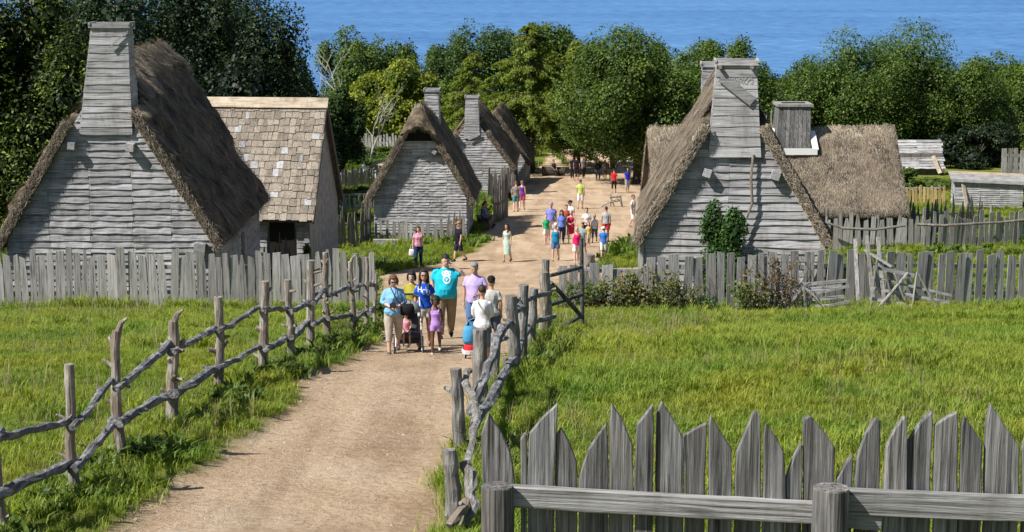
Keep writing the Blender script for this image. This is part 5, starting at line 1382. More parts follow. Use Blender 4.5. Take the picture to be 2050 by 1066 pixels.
# bramble stems
def stems(label, px, Y, n, h, w, seed):
    rg = random.Random(seed); x = XG(px, Y); z = gzf(x, Y); m = MB()
    for k in range(n):
        a = Vector((rg.uniform(-w, w), rg.uniform(-.2, .2), 0)); hh = h * rg.uniform(.5, 1.1)
        m.tube([a, a + Vector((rg.uniform(-.15, .15), rg.uniform(-.1, .1), hh * .6)), a + Vector((rg.uniform(-.45, .45), rg.uniform(-.3, .1), hh))], [.009, .007, .003], 4)
    o = m.build('bramble_stems', M['bark']); o.location = (x, Y, z); tag(o, label, 'plant', kind='stuff')
stems('thin dark bramble stems over the right fence', 1560, 43.8, 45, 1.6, 1.0, 4)
stems('thin dark bramble stems on the fence beside the pole gate', 1280, 43.7, 50, 1.25, 2.0, 5)

# ------------------------------------------------------------------ grass: blades gathered in tufts, scattered over the turf
def tuft(name, n, h, w, spread, seed, mat, bend=.5, wide=1.0):
    rs = np.random.RandomState(seed); VV = []; FF = []; rr = []
    for k in range(n):
        a = rs.uniform(0, 6.28); r = abs(rs.normal(0, spread)); p = np.array([math.cos(a) * r, math.sin(a) * r, -.02])
        az = rs.uniform(0, 6.28); hh = h * rs.uniform(.45, 1.15); b = bend * rs.uniform(.2, 1.2) * hh
        d = np.array([math.cos(az), math.sin(az), 0]); s = np.array([-d[1], d[0], 0]) * w * rs.uniform(.6, 1.4) * .5
        p1 = p + d * b * .35 + np.array([0, 0, hh * .62]); p2 = p + d * b + np.array([0, 0, hh * (1 - .25 * bend)])
        i0 = len(VV); VV += [p - s, p + s, p1 + s * .8 * wide, p1 - s * .8 * wide, p2]; FF += [(i0, i0 + 1, i0 + 2), (i0, i0 + 2, i0 + 3), (i0 + 3, i0 + 2, i0 + 4)]
        rr += [np.clip(rs.normal(.5, .2), 0, 1)] * 5
    me = npmesh(name, np.array(VV), np.array(FF), rnd=rr); me.materials.append(M[mat])
    return bpy.data.objects.new(name, me)
def scatter(name, protos, X, Y, scl, seed, lift=0.0, kindmat=None, tilt=.15):
    Z = gz(X, Y) + lift
    me = bpy.data.meshes.new(name); me.vertices.add(len(X)); me.vertices.foreach_set('co', np.stack([X, Y, Z], 1).astype(np.float32).ravel())
    a = me.attributes.new('scl', 'FLOAT', 'POINT'); a.data.foreach_set('value', scl.astype(np.float32)); me.update()
    o = link(name, me)
    ng = bpy.data.node_groups.new(name, 'GeometryNodeTree')
    ng.interface.new_socket('Geometry', in_out='INPUT', socket_type='NodeSocketGeometry'); ng.interface.new_socket('Geometry', in_out='OUTPUT', socket_type='NodeSocketGeometry')
    gi = ng.nodes.new('NodeGroupInput'); go = ng.nodes.new('NodeGroupOutput')
    ip = ng.nodes.new('GeometryNodeInstanceOnPoints'); gt_ = ng.nodes.new('GeometryNodeGeometryToInstance')
    for p in protos:
        oi = ng.nodes.new('GeometryNodeObjectInfo'); oi.inputs['Object'].default_value = p; oi.inputs['As Instance'].default_value = False
        ng.links.new(oi.outputs['Geometry'], gt_.inputs[0])
    rv = ng.nodes.new('FunctionNodeRandomValue'); rv.data_type = 'FLOAT_VECTOR'
    rv.inputs[0].default_value = (-tilt, -tilt, 0); rv.inputs[1].default_value = (tilt, tilt, 6.283); rv.inputs['Seed'].default_value = seed
    na = ng.nodes.new('GeometryNodeInputNamedAttribute'); na.data_type = 'FLOAT'; na.inputs['Name'].default_value = 'scl'
    ng.links.new(gi.outputs[0], ip.inputs['Points']); ng.links.new(gt_.outputs[0], ip.inputs['Instance']); ip.inputs['Pick Instance'].default_value = True
    ng.links.new(rv.outputs[0], ip.inputs['Rotation']); ng.links.new(na.outputs[0], ip.inputs['Scale']); ng.links.new(ip.outputs[0], go.inputs[0])
    md = o.modifiers.new('scatter', 'NODES'); md.node_group = ng
    return tag(o, kind='stuff')
g_short = [tuft('grass_tuft', 42, .17, .0085, .10, s, 'grass', .75) for s in (1, 2, 3)]
g_long = [tuft('grass_tuft', 34, .29, .011, .07, s, 'grass', .65) for s in (4, 5)]
g_dry = [tuft('dry_tuft', 14, .36, .005, .09, s, 'dry', .6) for s in (6,)]
g_weed = [tuft('weed_tuft', 46, .24, .035, .12, s, 'leaf_light', .9, 1.3) for s in (7, 8)]
def pts(x0, x1, y0, y1, dens, seed, cond=None, mthr=.45):
    rs = np.random.RandomState(seed); n = int((x1 - x0) * (y1 - y0) * dens)
    X = rs.uniform(x0, x1, n); Y = rs.uniform(y0, y1, n)
    ok = (np.abs(X) < Y * .36 + 3) & (dirtmask(X, Y) < mthr)
    if cond is not None: ok &= cond(X, Y)
    return X[ok], Y[ok], rs
def field(name, x0, x1, y0, y1, d0, protos, seed, s0=(.7, 1.3), cond=None, patch=None, lift=0., tilt=.15, mthr=.45):
    X, Y, rs = pts(x0, x1, y0, y1, d0, seed, cond, mthr)
    if patch is not None:
        v = vnoise(X * patch[0], Y * patch[0], seed) * .5 + .5; ok = rs.uniform(0, 1, len(X)) < np.clip((v - patch[1]) * patch[2], 0, 1); X, Y = X[ok], Y[ok]
    S = rs.uniform(s0[0], s0[1], len(X)) * (1 + .35 * vnoise(X * .7, Y * .7, seed + 5))
    o = scatter(name, protos, X, Y, S, seed, lift, tilt=tilt); return o
inhouse = lambda X, Y: ~(((X > -14.7) & (X < -8.5) & (Y > 49.8) & (Y < 59.2)) | ((X > 3.6) & (X < 10.6) & (Y > 49.6) & (Y < 66)) | ((X > 6.4) & (X < 18.6) & (Y > 80.0) & (Y < 87.8)) | ((X > -13) & (X < -6.8) & (Y > 63.8) & (Y < 70)) | ((X > -6.8) & (X < -2.1) & (Y > 84) & (Y < 90)) | ((X > -5.1) & (X < -.1) & (Y > 112.6) & (Y < 131)))
field('grass', -1, 21, 11.5, 46.5, 44, g_short, 21)
field('meadow_grass', -.5, 21, 11.5, 48, 7, g_long, 22, patch=(.45, .38, 4), mthr=.3)
field('grass', -21, 0, 13, 48, 44, g_short, 23, s0=(.6, 1.15))
field('meadow_grass', -21, -2, 13, 48, 4, g_long, 24, patch=(.5, .5, 4), mthr=.3)
field('dry_grass', -21, 21, 12, 48, 4.5, g_dry, 25, patch=(.35, .42, 3), mthr=.3)
# lush weeds along the path's fences
near_l = lambda X, Y: (dirt(X, Y) < -.2) & (dirt(X, Y) > -1.15) & (X < -1)
near_r = lambda X, Y: (dirt(X, Y) < -.02) & (dirt(X, Y) > -.8) & (X > -1.2)
field('verge_weeds', -8, -1, 13, 47, 16, g_weed, 26, s0=(.5, 1.1), cond=near_l, patch=(.9, .35, 4), mthr=.6)
field('verge_grass', -8, -1, 13, 47, 9, g_long, 27, s0=(.4, .8), cond=near_l, mthr=.6)
field('verge_weeds', -2, 6, 13, 47, 7, g_weed, 28, s0=(.5, 1.0), cond=near_r, patch=(.9, .4, 4), mthr=.6)
field('fence_foot_grass', -17, 17, 42.8, 46.8, 12, g_long, 29, s0=(.8, 1.4), cond=lambda X, Y: (np.abs(Y - 45.0) < .9) | ((X > 1) & (np.abs(Y - 43.9) < .5)))
field('grass', -26, 26, 48, 76, 11, g_long, 30, s0=(.7, 1.2), cond=inhouse)
field('grass', -34, 38, 76, 128, 5, g_long, 31, s0=(.9, 1.6), cond=inhouse)
field('weeds', -26, 26, 76, 150, 1.6, g_weed, 32, s0=(1.0, 2.2), cond=inhouse, patch=(.25, .4, 4))
field('weeds', -18, 18, 48, 76, 4, g_weed, 33, s0=(.7, 1.5), cond=inhouse, patch=(.4, .35, 4))

# pebbles on the trodden path
def pebble(seed):
    rg = random.Random(seed); m = MB(); m.ball((0, 0, .2), (1, .75, .5), 6, 4)
    m.v = [(x * rg.uniform(.8, 1.2), y * rg.uniform(.8, 1.2), z * rg.uniform(.8, 1.2)) for x, y, z in m.v]
    me = m.mesh('pebble'); me.materials.append(M['pebble']); return bpy.data.objects.new('pebble', me)
M['pebble'] = flatmat('path_pebbles', (.42, .35, .28), .9, .2, .35, 1.0, 0)
peb = [pebble(s) for s in (1, 2, 3)]
rs = np.random.RandomState(55); n = 70000
X = rs.uniform(-6, 4, n); Y = rs.uniform(13, 62, n); k = rs.uniform(0, 1, n) < np.clip(.15 + 1.1 * vnoise(X * .9, Y * .22, 6), .04, 1)
ok = (dirtmask(X, Y) > .5) & k; X, Y = X[ok], Y[ok]
scatter('pebbles', peb, X, Y, rs.uniform(.004, .013, len(X)) * (1 + 1.0 * (rs.uniform(0, 1, len(X)) > .98)), 5, 0, tilt=.5)
# fallen straw and twigs on the path
tw = MB(); tw.tube([(-.5, 0, .02), (0, .03, .03), (.5, 0, .01)], .02, 4); me = tw.mesh('twig'); me.materials.append(M['sheathing']); two = bpy.data.objects.new('twig', me)
X = rs.uniform(-6, 5, 2200); Y = rs.uniform(13, 50, 2200); ok = (dirtmask(X, Y) > .3); X, Y = X[ok], Y[ok]
scatter('twigs', [two], X, Y, rs.uniform(.02, .12, len(X)), 6, .001, tilt=.05)
# ------------------------------------------------------------------ people
def skinmat(c):
    k = ('skin',) + tuple(round(x, 3) for x in c)
    if k not in _cloth:
        m = flatmat('skin_%d' % len(_cloth), c, 0.55, 0.35, 0.06, 30, 0.05)
        b = m.node_tree.nodes['Principled BSDF']; b.inputs['Subsurface Weight'].default_value = .12; b.inputs['Subsurface Scale'].default_value = .01
        b.inputs['Subsurface Radius'].default_value = (1, .3, .15)
        _cloth[k] = m
    return _cloth[k]
def hairmat(c):
    k = ('hair',) + tuple(round(x, 3) for x in c)
    if k not in _cloth: _cloth[k] = flatmat('hair_%d' % len(_cloth), c, 0.5, 0.4, 0.45, 60, 0.6)
    return _cloth[k]
def checkmat(name, a, b, c, sc=16.0):
    m, nt, bs = nmat(name); L = nt.links.new
    tc = N(nt, 'ShaderNodeTexCoord'); cols = []
    sp = N(nt, 'ShaderNodeSeparateXYZ'); L(tc.outputs['Object'], sp.inputs[0])
    outs = []
    for ax in ('X', 'Z'):
        mm = N(nt, 'ShaderNodeMath', operation='MULTIPLY'); L(sp.outputs[ax], mm.inputs[0]); mm.inputs[1].default_value = sc
        fr = N(nt, 'ShaderNodeMath', operation='FRACT'); L(mm.outputs[0], fr.inputs[0])
        gt = N(nt, 'ShaderNodeMath', operation='GREATER_THAN'); L(fr.outputs[0], gt.inputs[0]); gt.inputs[1].default_value = .62
        outs.append(gt.outputs[0])
    c1 = mixc(nt, a, b, outs[0]); c2 = mixc(nt, b, c, outs[0]); cc = mixc(nt, c1, c2, outs[1])
    L(cc, bs.inputs['Base Color']); bs.inputs['Roughness'].default_value = .85
    return m
def stripemat(name, a, b, sc=12.0):
    m, nt, bs = nmat(name); L = nt.links.new
    tc = N(nt, 'ShaderNodeTexCoord'); sp = N(nt, 'ShaderNodeSeparateXYZ'); L(tc.outputs['Object'], sp.inputs[0])
    mm = N(nt, 'ShaderNodeMath', operation='MULTIPLY'); L(sp.outputs['Z'], mm.inputs[0]); mm.inputs[1].default_value = sc
    fr = N(nt, 'ShaderNodeMath', operation='FRACT'); L(mm.outputs[0], fr.inputs[0])
    gt = N(nt, 'ShaderNodeMath', operation='GREATER_THAN'); L(fr.outputs[0], gt.inputs[0]); gt.inputs[1].default_value = .6
    L(mixc(nt, a, b, gt.outputs[0]), bs.inputs['Base Color']); bs.inputs['Roughness'].default_value = .85
    return m
def fuse(name, mb, mat, parent, vox, smooth=3, S=1.0):
    mb.v = [(x * S, y * S, z * S) for x, y, z in mb.v]
    o = mb.build(name, mat, parent)
    r = o.modifiers.new('fuse', 'REMESH'); r.mode = 'VOXEL'; r.voxel_size = vox; r.use_smooth_shade = True
    if smooth: s = o.modifiers.new('ease', 'SMOOTH'); s.factor = .5; s.iterations = smooth
    return o
def V3(*a): return Vector(a)
def fold(mb, amp, freq, seed=0.0, zlim=None):
    """gentle cloth folds"""
    a = np.array([tuple(v) for v in mb.v]); 
    n = vnoise(a[:, 0] * freq * 2 + seed, a[:, 1] * freq * 2, a[:, 2] * freq)
    mb.v = [(x * (1 + amp * k), y * (1 + amp * k), z) for (x, y, z), k in zip(a, n)]

def person(label, x, y, H, face=0, skin=(.55, .33, .23), hair=(.04, .025, .018), hs='short', top=None, bottom=None, shoes=(.08, .07, .07), fat=1.0, fem=False,
           arms=('down', 'down'), stride=14, lean=0, hat=None, dress=None, glasses=False, q=1, seated=False, group=None, headturn=0, nod=0, sock=None, child=False):
    z0 = gzf(x, y)
    t = thing('person', label, 'person', (x, y, z0), rad(face), group)
    rg = random.Random(int(abs(x * 97 + y * 31) * 10))
    vox = {2: .0105, 1: .017, 0: .022}[q] * (H / 1.72) ** .5
    hd = 1.0 if not child else 1.0 + .22 * (1.45 - H) / .5 if H < 1.45 else 1.0
    sw = (.105 if not fem else .093) * (1 + (fat - 1) * .55); hipx = .052 * (1 + (fat - 1) * .4)
    B = MB()
    # ---- legs
    legs = []
    for s, sg in ((-1, 1), (1, -1)):
        a = rad(stride) * sg; kb = rad(6 if sg > 0 else 6 + stride * 1.1)
        hip = V3(s * hipx, 0, .505)
        if seated:
            kn = hip + V3(s * .02, -.235, .0); an = kn + V3(0, .02 * s, -.225)
        else:
            kn = hip + V3(s * .006, -math.sin(a) * .235, -math.cos(a) * .235)
            b = a - kb; an = kn + V3(s * .002, -math.sin(b) * .225, -math.cos(b) * .225)
        legs.append((s, hip, kn, an))
    drop = min(l[3].z for l in legs) - .045
    dz = -drop
    sh = lambda v: v + V3(0, 0, dz)
    legs = [(s, sh(h), sh(k), sh(a)) for s, h, k, a in legs]
    ft = 1 + (fat - 1) * .6
    for s, h, k, a in legs:
        B.tube([h + V3(0, 0, .02), h.lerp(k, .25), h.lerp(k, .7), k, k.lerp(a, .28), k.lerp(a, .7), a], [.052 * ft, .05 * ft, .036 * ft, .031 * ft, .032 * ft, .022 * ft, .019 * ft], 10)
        toe = 0.0 if a.z < .06 else -.02
        B.tube([a + V3(0, .022, -.018), a + V3(0, -.01, -.022), a + V3(0, -.055, -.030 + toe), a + V3(0, -.088, -.034 + toe)], [.020, .024, .019, .012], 8, squash=.9)
    # ---- torso, neck, head
    w = 1 + (fat - 1); bel = max(0, fat - 1) * .05
    if fem: T = [(.485, .06, .05, 0), (.51, .088, .063, .004), (.55, .092, .066, .006), (.61, .070, .052, 0), (.66, .073, .052, -.002), (.725, .085, .066, -.008), (.768, .086, .055, 0), (.798, .074, .044, .004), (.824, .044, .036, .006), (.845, .027, .028, .004), (.875, .025, .027, .0)]
    else: T = [(.485, .06, .05, 0), (.51, .085, .062, .003), (.55, .085, .062, .003), (.61, .078, .057, 0), (.68, .086, .06, -.002), (.73, .096, .064, -.002), (.765, .093, .057, .002), (.795, .074, .046, .004), (.822, .044, .037, .006), (.85, .032, .033, .004), (.88, .03, .032, .0)]
    def tor(a, b_, infl=0., wid=1.0):
        out = []
        for z, rx, ry, cy in T:
            if a - .03 <= z <= b_ + .03:
                k = w if z < .8 else 1 + (w - 1) * .4
                bb = bel * math.exp(-((z - .60) / .10) ** 2) * 3
                out.append((0, cy - bb * .5, min(max(z, a), b_) + dz, rx * k * wid + infl, ry * (k ** 1.25) + bb * .5 + infl))
        return out
    B.rings(tor(.48, .9))
    hz = dz
    HR = [(.868, .018, .022, -.016), (.880, .031, .040, -.014), (.898, .038, .050, -.008), (.922, .042, .056, -.002), (.948, .044, .060, .003), (.972, .040, .054, .004), (.989, .027, .036, .004), (.998, .010, .013, .004)]
    Hm = MB()
    Hm.rings([(0, cy * hd, .868 + (z - .868) * hd + hz, rx * hd, ry * hd) for z, rx, ry, cy in HR], 14)
    hz_ = lambda z: .868 + (z - .868) * hd + hz
    Hm.tube([(0, -.050 * hd, hz_(.938)), (0, -.064 * hd, hz_(.920)), (0, -.053 * hd, hz_(.912))], [.004, .009, .005], 6)
    for s in (-1, 1): Hm.ball((s * .044 * hd, .004, hz_(.925)), (.006, .012, .017), 6, 5)
    piv = V3(0, 0, .865 + hz)
    RT = Matrix.Rotation(rad(headturn), 3, 'Z') @ Matrix.Rotation(rad(nod), 3, 'X')
    hrot = lambda mb: setattr(mb, 'v', [tuple(RT @ (V3(*v) - piv) + piv) for v in mb.v])
    hrot(Hm); B.add(Hm.v, Hm.f)
    # ---- arms
    hands = []
    for s, mode in ((-1, arms[0]), (1, arms[1])):
        S_ = V3(s * (sw - .004), .004, .784 + dz)
        xx = s * (sw + .016 * w)
        P = {'down': (V3(xx, .012, .655), V3(xx + s * .004, -.02, .515)),
             'fwd': (V3(xx, -.045, .66), V3(xx, -.125, .545)), 'back': (V3(xx, .07, .665), V3(xx, .075, .53)),
             'front': (V3(xx + s * .012, -.01, .66), V3(s * .045, -.125 - bel, .62)), 'low_front': (V3(xx, -.005, .655), V3(s * .04, -.11, .535)),
             'neck': (V3(s * (sw + .075), -.06, .765), V3(s * .062, -.045, .885)), 'face': (V3(s * (sw + .02), -.12, .76), V3(s * .03, -.115, .875)),
             'push': (V3(xx, -.03, .66), V3(s * .09, -.17, .60)), 'hip': (V3(s * (sw + .11), .045, .68), V3(s * .105, -.005, .575)), 'hug': (V3(xx, -.10, .74), V3(s * -.02, -.22, .745)),
             'bag': (V3(xx + s * .01, .01, .655), V3(xx + s * .02, -.03, .515)), 'lap': (V3(xx, -.02, .66), V3(s * .06, -.13, .56))}[mode]
        E, W_ = sh(P[0]), sh(P[1]); fa = 1 + (fat - 1) * .5
        B.tube([S_ + V3(-s * .04, 0, .008), S_ + V3(-s * .006, 0, .002), S_.lerp(E, .3), E, E.lerp(W_, .3), W_], [.024 * fa, .028 * fa, .0265 * fa, .020 * fa, .021 * fa, .0135 * fa], 10)
        d = (W_ - E).normalized(); side = d.cross(V3(s, 0, 0)); side = side.normalized() if side.length > .1 else V3(0, 1, 0)
        nrm_ = d.cross(side).normalized()
        pc = W_ + d * .028
        B.tube([W_, W_ + d * .018, W_ + d * .045, W_ + d * .054], [.013, .0185, .019, .014], 8, squash=.62)
        for f in range(4):
            o_ = side * (.013 - .0088 * f); l = (.036, .042, .039, .03)[f]
            b0 = W_ + d * .048 + o_; cr = nrm_ * (-s) * .010
            B.tube([b0, b0 + d * l * .5 + cr * .5, b0 + d * l + cr * 1.6], [.0062, .0058, .0045], 6)
        b0 = W_ + d * .018 + side * .014
        B.tube([b0, b0 + side * .014 + d * .014, b0 + side * .016 + d * .034], [.0068, .0065, .005], 6)
        hands.append((S_, E, W_, d))
    fuse('body', B, skinmat(skin), t, vox, 2 if q < 2 else 2, H)
    hair = tuple(hair)
    # ---- head details
    det = MB()
    for s in (-1, 1): det.ball((s * .0165 * hd, -.0525 * hd, hz_(.932)), (.0055, .004, .004), 6, 4)
    for s in (-1, 1): det.tube([(s * .009 * hd, -.0565 * hd, hz_(.9425)), (s * .025 * hd, -.052 * hd, hz_(.9425))], .002, 4)
    hrot(det)
    if q >= 1: 
        det.v = [(a * H, b_ * H, c_ * H) for a, b_, c_ in det.v]; det.build('eyes', M['iron'], t)
        mo = MB(); mo.ball((0, -.0505 * hd, hz_(.897)), (.013, .005, .003), 8, 4); hrot(mo); mo.v = [(a * H, b_ * H, c_ * H) for a, b_, c_ in mo.v]; mo.build('mouth', cloth((.35, .10, .09)), t)
    if glasses:
        g = MB()
        for s in (-1, 1): g.ball((s * .018 * hd, -.057 * hd, hz_(.932)), (.015, .005, .010), 8, 5)
        g.tube([(-.04 * hd, -.045 * hd, hz_(.936)), (-.02 * hd, -.061 * hd, hz_(.938)), (.02 * hd, -.061 * hd, hz_(.938)), (.04 * hd, -.045 * hd, hz_(.936))], .003, 5)
        hrot(g); g.v = [(a * H, b_ * H, c_ * H) for a, b_, c_ in g.v]; g.build('sunglasses', M['iron'], t)
    Hh = MB(); c = (0, .014 * hd, hz_(.952))
    if hs in ('short', 'crop'): Hh.ball((0, .011, hz_(.956)), (.0475 * hd, .059 * hd, .050 * hd), 14, 10); Hh.ball((0, -.035 * hd, hz_(.985)), (.034 * hd, .022 * hd, .016 * hd), 10, 6)
    if hs == 'bob':
        Hh.ball(c, (.054 * hd, .063 * hd, .056 * hd), 14, 10); Hh.ball((0, -.034, hz_(.985)), (.042, .025, .018), 10, 6)
        Hh.rings([(0, .028, hz_(.872), .048, .030), (0, .028, hz_(.9), .056, .038), (0, .02, hz_(.95), .055, .046)])
        for s in (-1, 1): Hh.tube([(s * .046, -.012, hz_(.97)), (s * .052, -.018, hz_(.92)), (s * .044, -.02, hz_(.875))], [.014, .016, .01], 7)
    if hs in ('long', 'longdark'):
        Hh.ball(c, (.052 * hd, .061 * hd, .055 * hd), 14, 10); Hh.ball((0, -.032, hz_(.987)), (.036, .024, .014), 10, 6)
        Hh.rings([(0, .034, .775 + dz, .035, .014), (0, .036, .80 + dz, .052, .020), (0, .034, hz_(.86), .056, .03), (0, .028, hz_(.92), .054, .04), (0, .02, hz_(.96), .050, .045)])
        for s in (-1, 1): Hh.tube([(s * .042, -.01, hz_(.975)), (s * .051, -.01, hz_(.92)), (s * .05, -.005, hz_(.86)), (s * .056, -.03, .81 + dz), (s * .05, -.055, .775 + dz)], [.014, .015, .017, .017, .008], 7)
    if hs == 'pony':
        Hh.ball(c, (.047 * hd, .058 * hd, .052 * hd), 14, 10); Hh.tube([(0, .06, hz_(.97)), (0, .085, hz_(.94)), (0, .08, hz_(.88))], [.016, .018, .008], 7)
    if hs == 'curly':
        Hh.ball((0, .02, hz_(.958)), (.078, .070, .070), 16, 12); Hh.ball((0, .03, hz_(.90)), (.075, .05, .05), 14, 10)
        for k in range(60):
            a = rg.uniform(0, 6.28); e = rg.uniform(-.6, 1.2); cc = V3(math.cos(a) * math.cos(e) * .076, .022 + math.sin(a) * math.cos(e) * .07, hz_(.95) + math.sin(e) * .066)
            if cc.y < -.03 and cc.z < hz_(.962): continue
            Hh.ball(cc, (.018, .018, .018), 6, 4)
    if Hh.v:
        hrot(Hh); fuse('hair', Hh, hairmat(hair), t, vox, 1, H)
    if hat:
        kind, col = hat; Ht = MB()
        if kind == 'cap':
            Ht.rings([(0, .004, hz_(.958), .050, .062), (0, .006, hz_(.975), .050, .062), (0, .008, hz_(1.0), .040, .048), (0, .008, hz_(1.012), .018, .02)], 16)
            Ht.rings([(0, -.068, hz_(.957), .034, .034), (0, -.068, hz_(.964), .032, .032)], 14)
        else:
            Ht.rings([(0, 0, hz_(.962), .085, .09), (0, 0, hz_(.968), .085, .09)], 18); Ht.rings([(0, .004, hz_(.965), .05, .058), (0, .004, hz_(1.0), .045, .05), (0, .004, hz_(1.012), .02, .02)], 14)
        hrot(Ht); Ht.v = [(a * H, b_ * H, c_ * H) for a, b_, c_ in Ht.v]; Ht.build('cap' if kind == 'cap' else 'hat', cloth(col), t, smooth=True)
    # ---- clothes
    cm = lambda c_: c_ if isinstance(c_, bpy.types.Material) else cloth(c_)
    shirt = None
    def sleeves(m_, kind):
        for (S_, E, W_, d), s in zip(hands, (-1, 1)):
            fa = 1 + (fat - 1) * .5
            if kind == 'short': e = S_.lerp(E, .62); m_.tube([S_ + V3(-s * .05, 0, .012), S_ + V3(-s * .014, 0, .002), S_.lerp(E, .28), e], [.031 * fa, .0355 * fa, .0365 * fa, .0365 * fa], 10)
            elif kind == 'elbow': e = E.lerp(W_, .35); m_.tube([S_ + V3(-s * .05, 0, .012), S_ + V3(-s * .012, 0, .004), S_.lerp(E, .5), E, e], [.034, .039, .040, .037, .033], 10)
            elif kind == 'long': m_.tube([S_ + V3(-s * .05, 0, .012), S_ + V3(-s * .012, 0, .004), S_.lerp(E, .5), E, E.lerp(W_, .5), E.lerp(W_, .93)], [.031, .0355, .033, .029, .027, .022], 10)
    if top:
        col, sl, zl = top; m_ = MB()
        if sl == 'tank': 
            rs_ = tor(zl, .785, .0075); m_.rings(rs_, 18)
            for s in (-1, 1): m_.tube([V3(s * .055, -.052, .76 + dz), V3(s * .06, -.03, .81 + dz), V3(s * .062, .005, .833 + dz), V3(s * .06, .04, .79 + dz)], .013, 6)
        else:
            rs_ = tor(zl, .835, .0105); m_.rings(rs_, 20); sleeves(m_, sl)
        fold(m_, .085, 16, rg.uniform(0, 9))
        bv = BVHTree.FromPolygons([tuple(c_ * H for c_ in v) for v in m_.v], m_.f)
        shirt = fuse('top' if sl == 'tank' else 'shirt', m_, cm(col), t, vox, 2, H); shirt['_'] = 0; del shirt['_']
        t_bvh[t.name] = (bv, H, dz)
    if dress:
        col, zl, ztop, wid = dress; m_ = MB(); m_.rings(tor(.5, ztop, .009), 18)
        zb = zl
        m_.rings([(0, 0, zb + dz * .3, .085 * wid, .075 * wid), (0, 0, (zb + .5) / 2 + dz * .6, .098 * wid ** .5, .078 * wid ** .5), (0, .003, .53 + dz, .102 * w, .076), (0, 0, .60 + dz, .082, .06)], 20)
        for s in (-1, 1): m_.tube([V3(s * .05, -.05, .765 + dz), V3(s * .055, -.02, .815 + dz), V3(s * .055, .03, .80 + dz)], .007, 6)
        fold(m_, .07, 16, 3); fuse('dress', m_, cm(col), t, vox, 2, H)
    if bottom:
        kind, col = bottom; m_ = MB(); m_.rings([(c_[0], c_[1], c_[2], c_[3], c_[4]) for c_ in tor(.485, .575, .004)], 18)
        fr_ = {'shorts': .72, 'brief': .4, 'long_shorts': .98, 'capri': 1.45, 'pants': 1.96, 'skirt': 0}[kind]
        for s, h, k, a in legs:
            ps = [h + V3(0, 0, .015), h.lerp(k, .3)]; rr_2 = [.058 * ft, .056 * ft]; wd = .052 if kind in ('shorts', 'long_shorts', 'brief') else .043
            if fr_ <= 1: ps += [h.lerp(k, fr_)]; rr_2 += [wd * ft]
            else:
                f2 = fr_ - 1; ps += [h.lerp(k, .7), k, k.lerp(a, f2 * .5), k.lerp(a, min(f2, .97))]; rr_2 += [.046 * ft, .041 * ft, .038 * ft, (.036 if kind == 'capri' else .031) * ft]
            if kind != 'skirt': m_.tube(ps, rr_2, 12)
        if kind == 'skirt': m_.rings([(0, 0, .34 + dz, .10, .08), (0, 0, .5 + dz, .1, .075), (0, 0, .58 + dz, .085, .065)], 18)
        fold(m_, .04, 12, 5); fuse('trousers' if fr_ > 1.3 else ('skirt' if kind == 'skirt' else 'shorts'), m_, cm(col), t, vox, 2, H)
    if shoes:
        for s, h, k, a in legs:
            m_ = MB(); m_.tube([a + V3(0, .03, -.024), a + V3(0, 0, -.020), a + V3(0, -.05, -.028), a + V3(0, -.093, -.034)], [.02, .029, .024, .015], 10, squash=.9)
            if sock: m_.tube([a + V3(0, 0, -.01), a + V3(0, 0, .03)], [.024, .023], 8)
            zmin = -.0
            m_.v = [(a_ * H, b_ * H, max(c_, .0) * H) for a_, b_, c_ in m_.v]; m_.build('shoe', cloth(shoes), t, smooth=True)
    return t, hands, H, dz
t_bvh = {}
def decal(t, w, h, zc, fn, col, cell=.006, xc=0.0, name='print'):
    """raised print that follows the shirt front; fn(u, v) true where ink, u,v in 0..1"""
    bv, H, dz = t_bvh[t.name]; nx_, nz_ = int(w / cell), int(h / cell); m_ = MB(); vid = {}; V_ = []; F_ = []
    def vert(i, k):
        if (i, k) in vid: return vid[(i, k)]
        x_ = xc - w / 2 + w * i / nx_; z_ = zc - h / 2 + h * k / nz_
        loc, nr, _, _ = bv.ray_cast(Vector((x_, -2, z_)), Vector((0, 1, 0)))
        if loc is None: vid[(i, k)] = None; return None
        V_.append((loc.x, loc.y - .006, loc.z)); vid[(i, k)] = len(V_) - 1; return len(V_) - 1
    for i in range(nx_):
        for k in range(nz_):
            if fn((i + .5) / nx_, (k + .5) / nz_):
                q_ = [vert(i, k), vert(i + 1, k), vert(i + 1, k + 1), vert(i, k + 1)]
                if None not in q_: F_.append(tuple(q_))
    if F_:
        me = bpy.data.meshes.new(name); me.from_pydata(V_, [], F_); me.update(); link(name, me, t, cloth(col))
GLY = {'H': ["1...1", "1...1", "1...1", "11111", "1...1", "1...1", "1...1"], 'C': [".111.", "1...1", "1....", "1....", "1....", "1...1", ".111."], 'U': ["1...1", "1...1", "1...1", "1...1", "1...1", "1...1", ".111."], 'L': ["1....", "1....", "1....", "1....", "1....", "1....", "11111"]}
def glyph(ch):
    g = GLY[ch]
    return lambda u, v: g[6 - min(6, int(v * 7))][min(4, int(u * 5))] == '1'

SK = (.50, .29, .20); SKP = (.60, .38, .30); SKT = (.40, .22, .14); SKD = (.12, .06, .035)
def PP(px, py): return G(px, py)
def child_of_ground(px, py): return G(px, py)
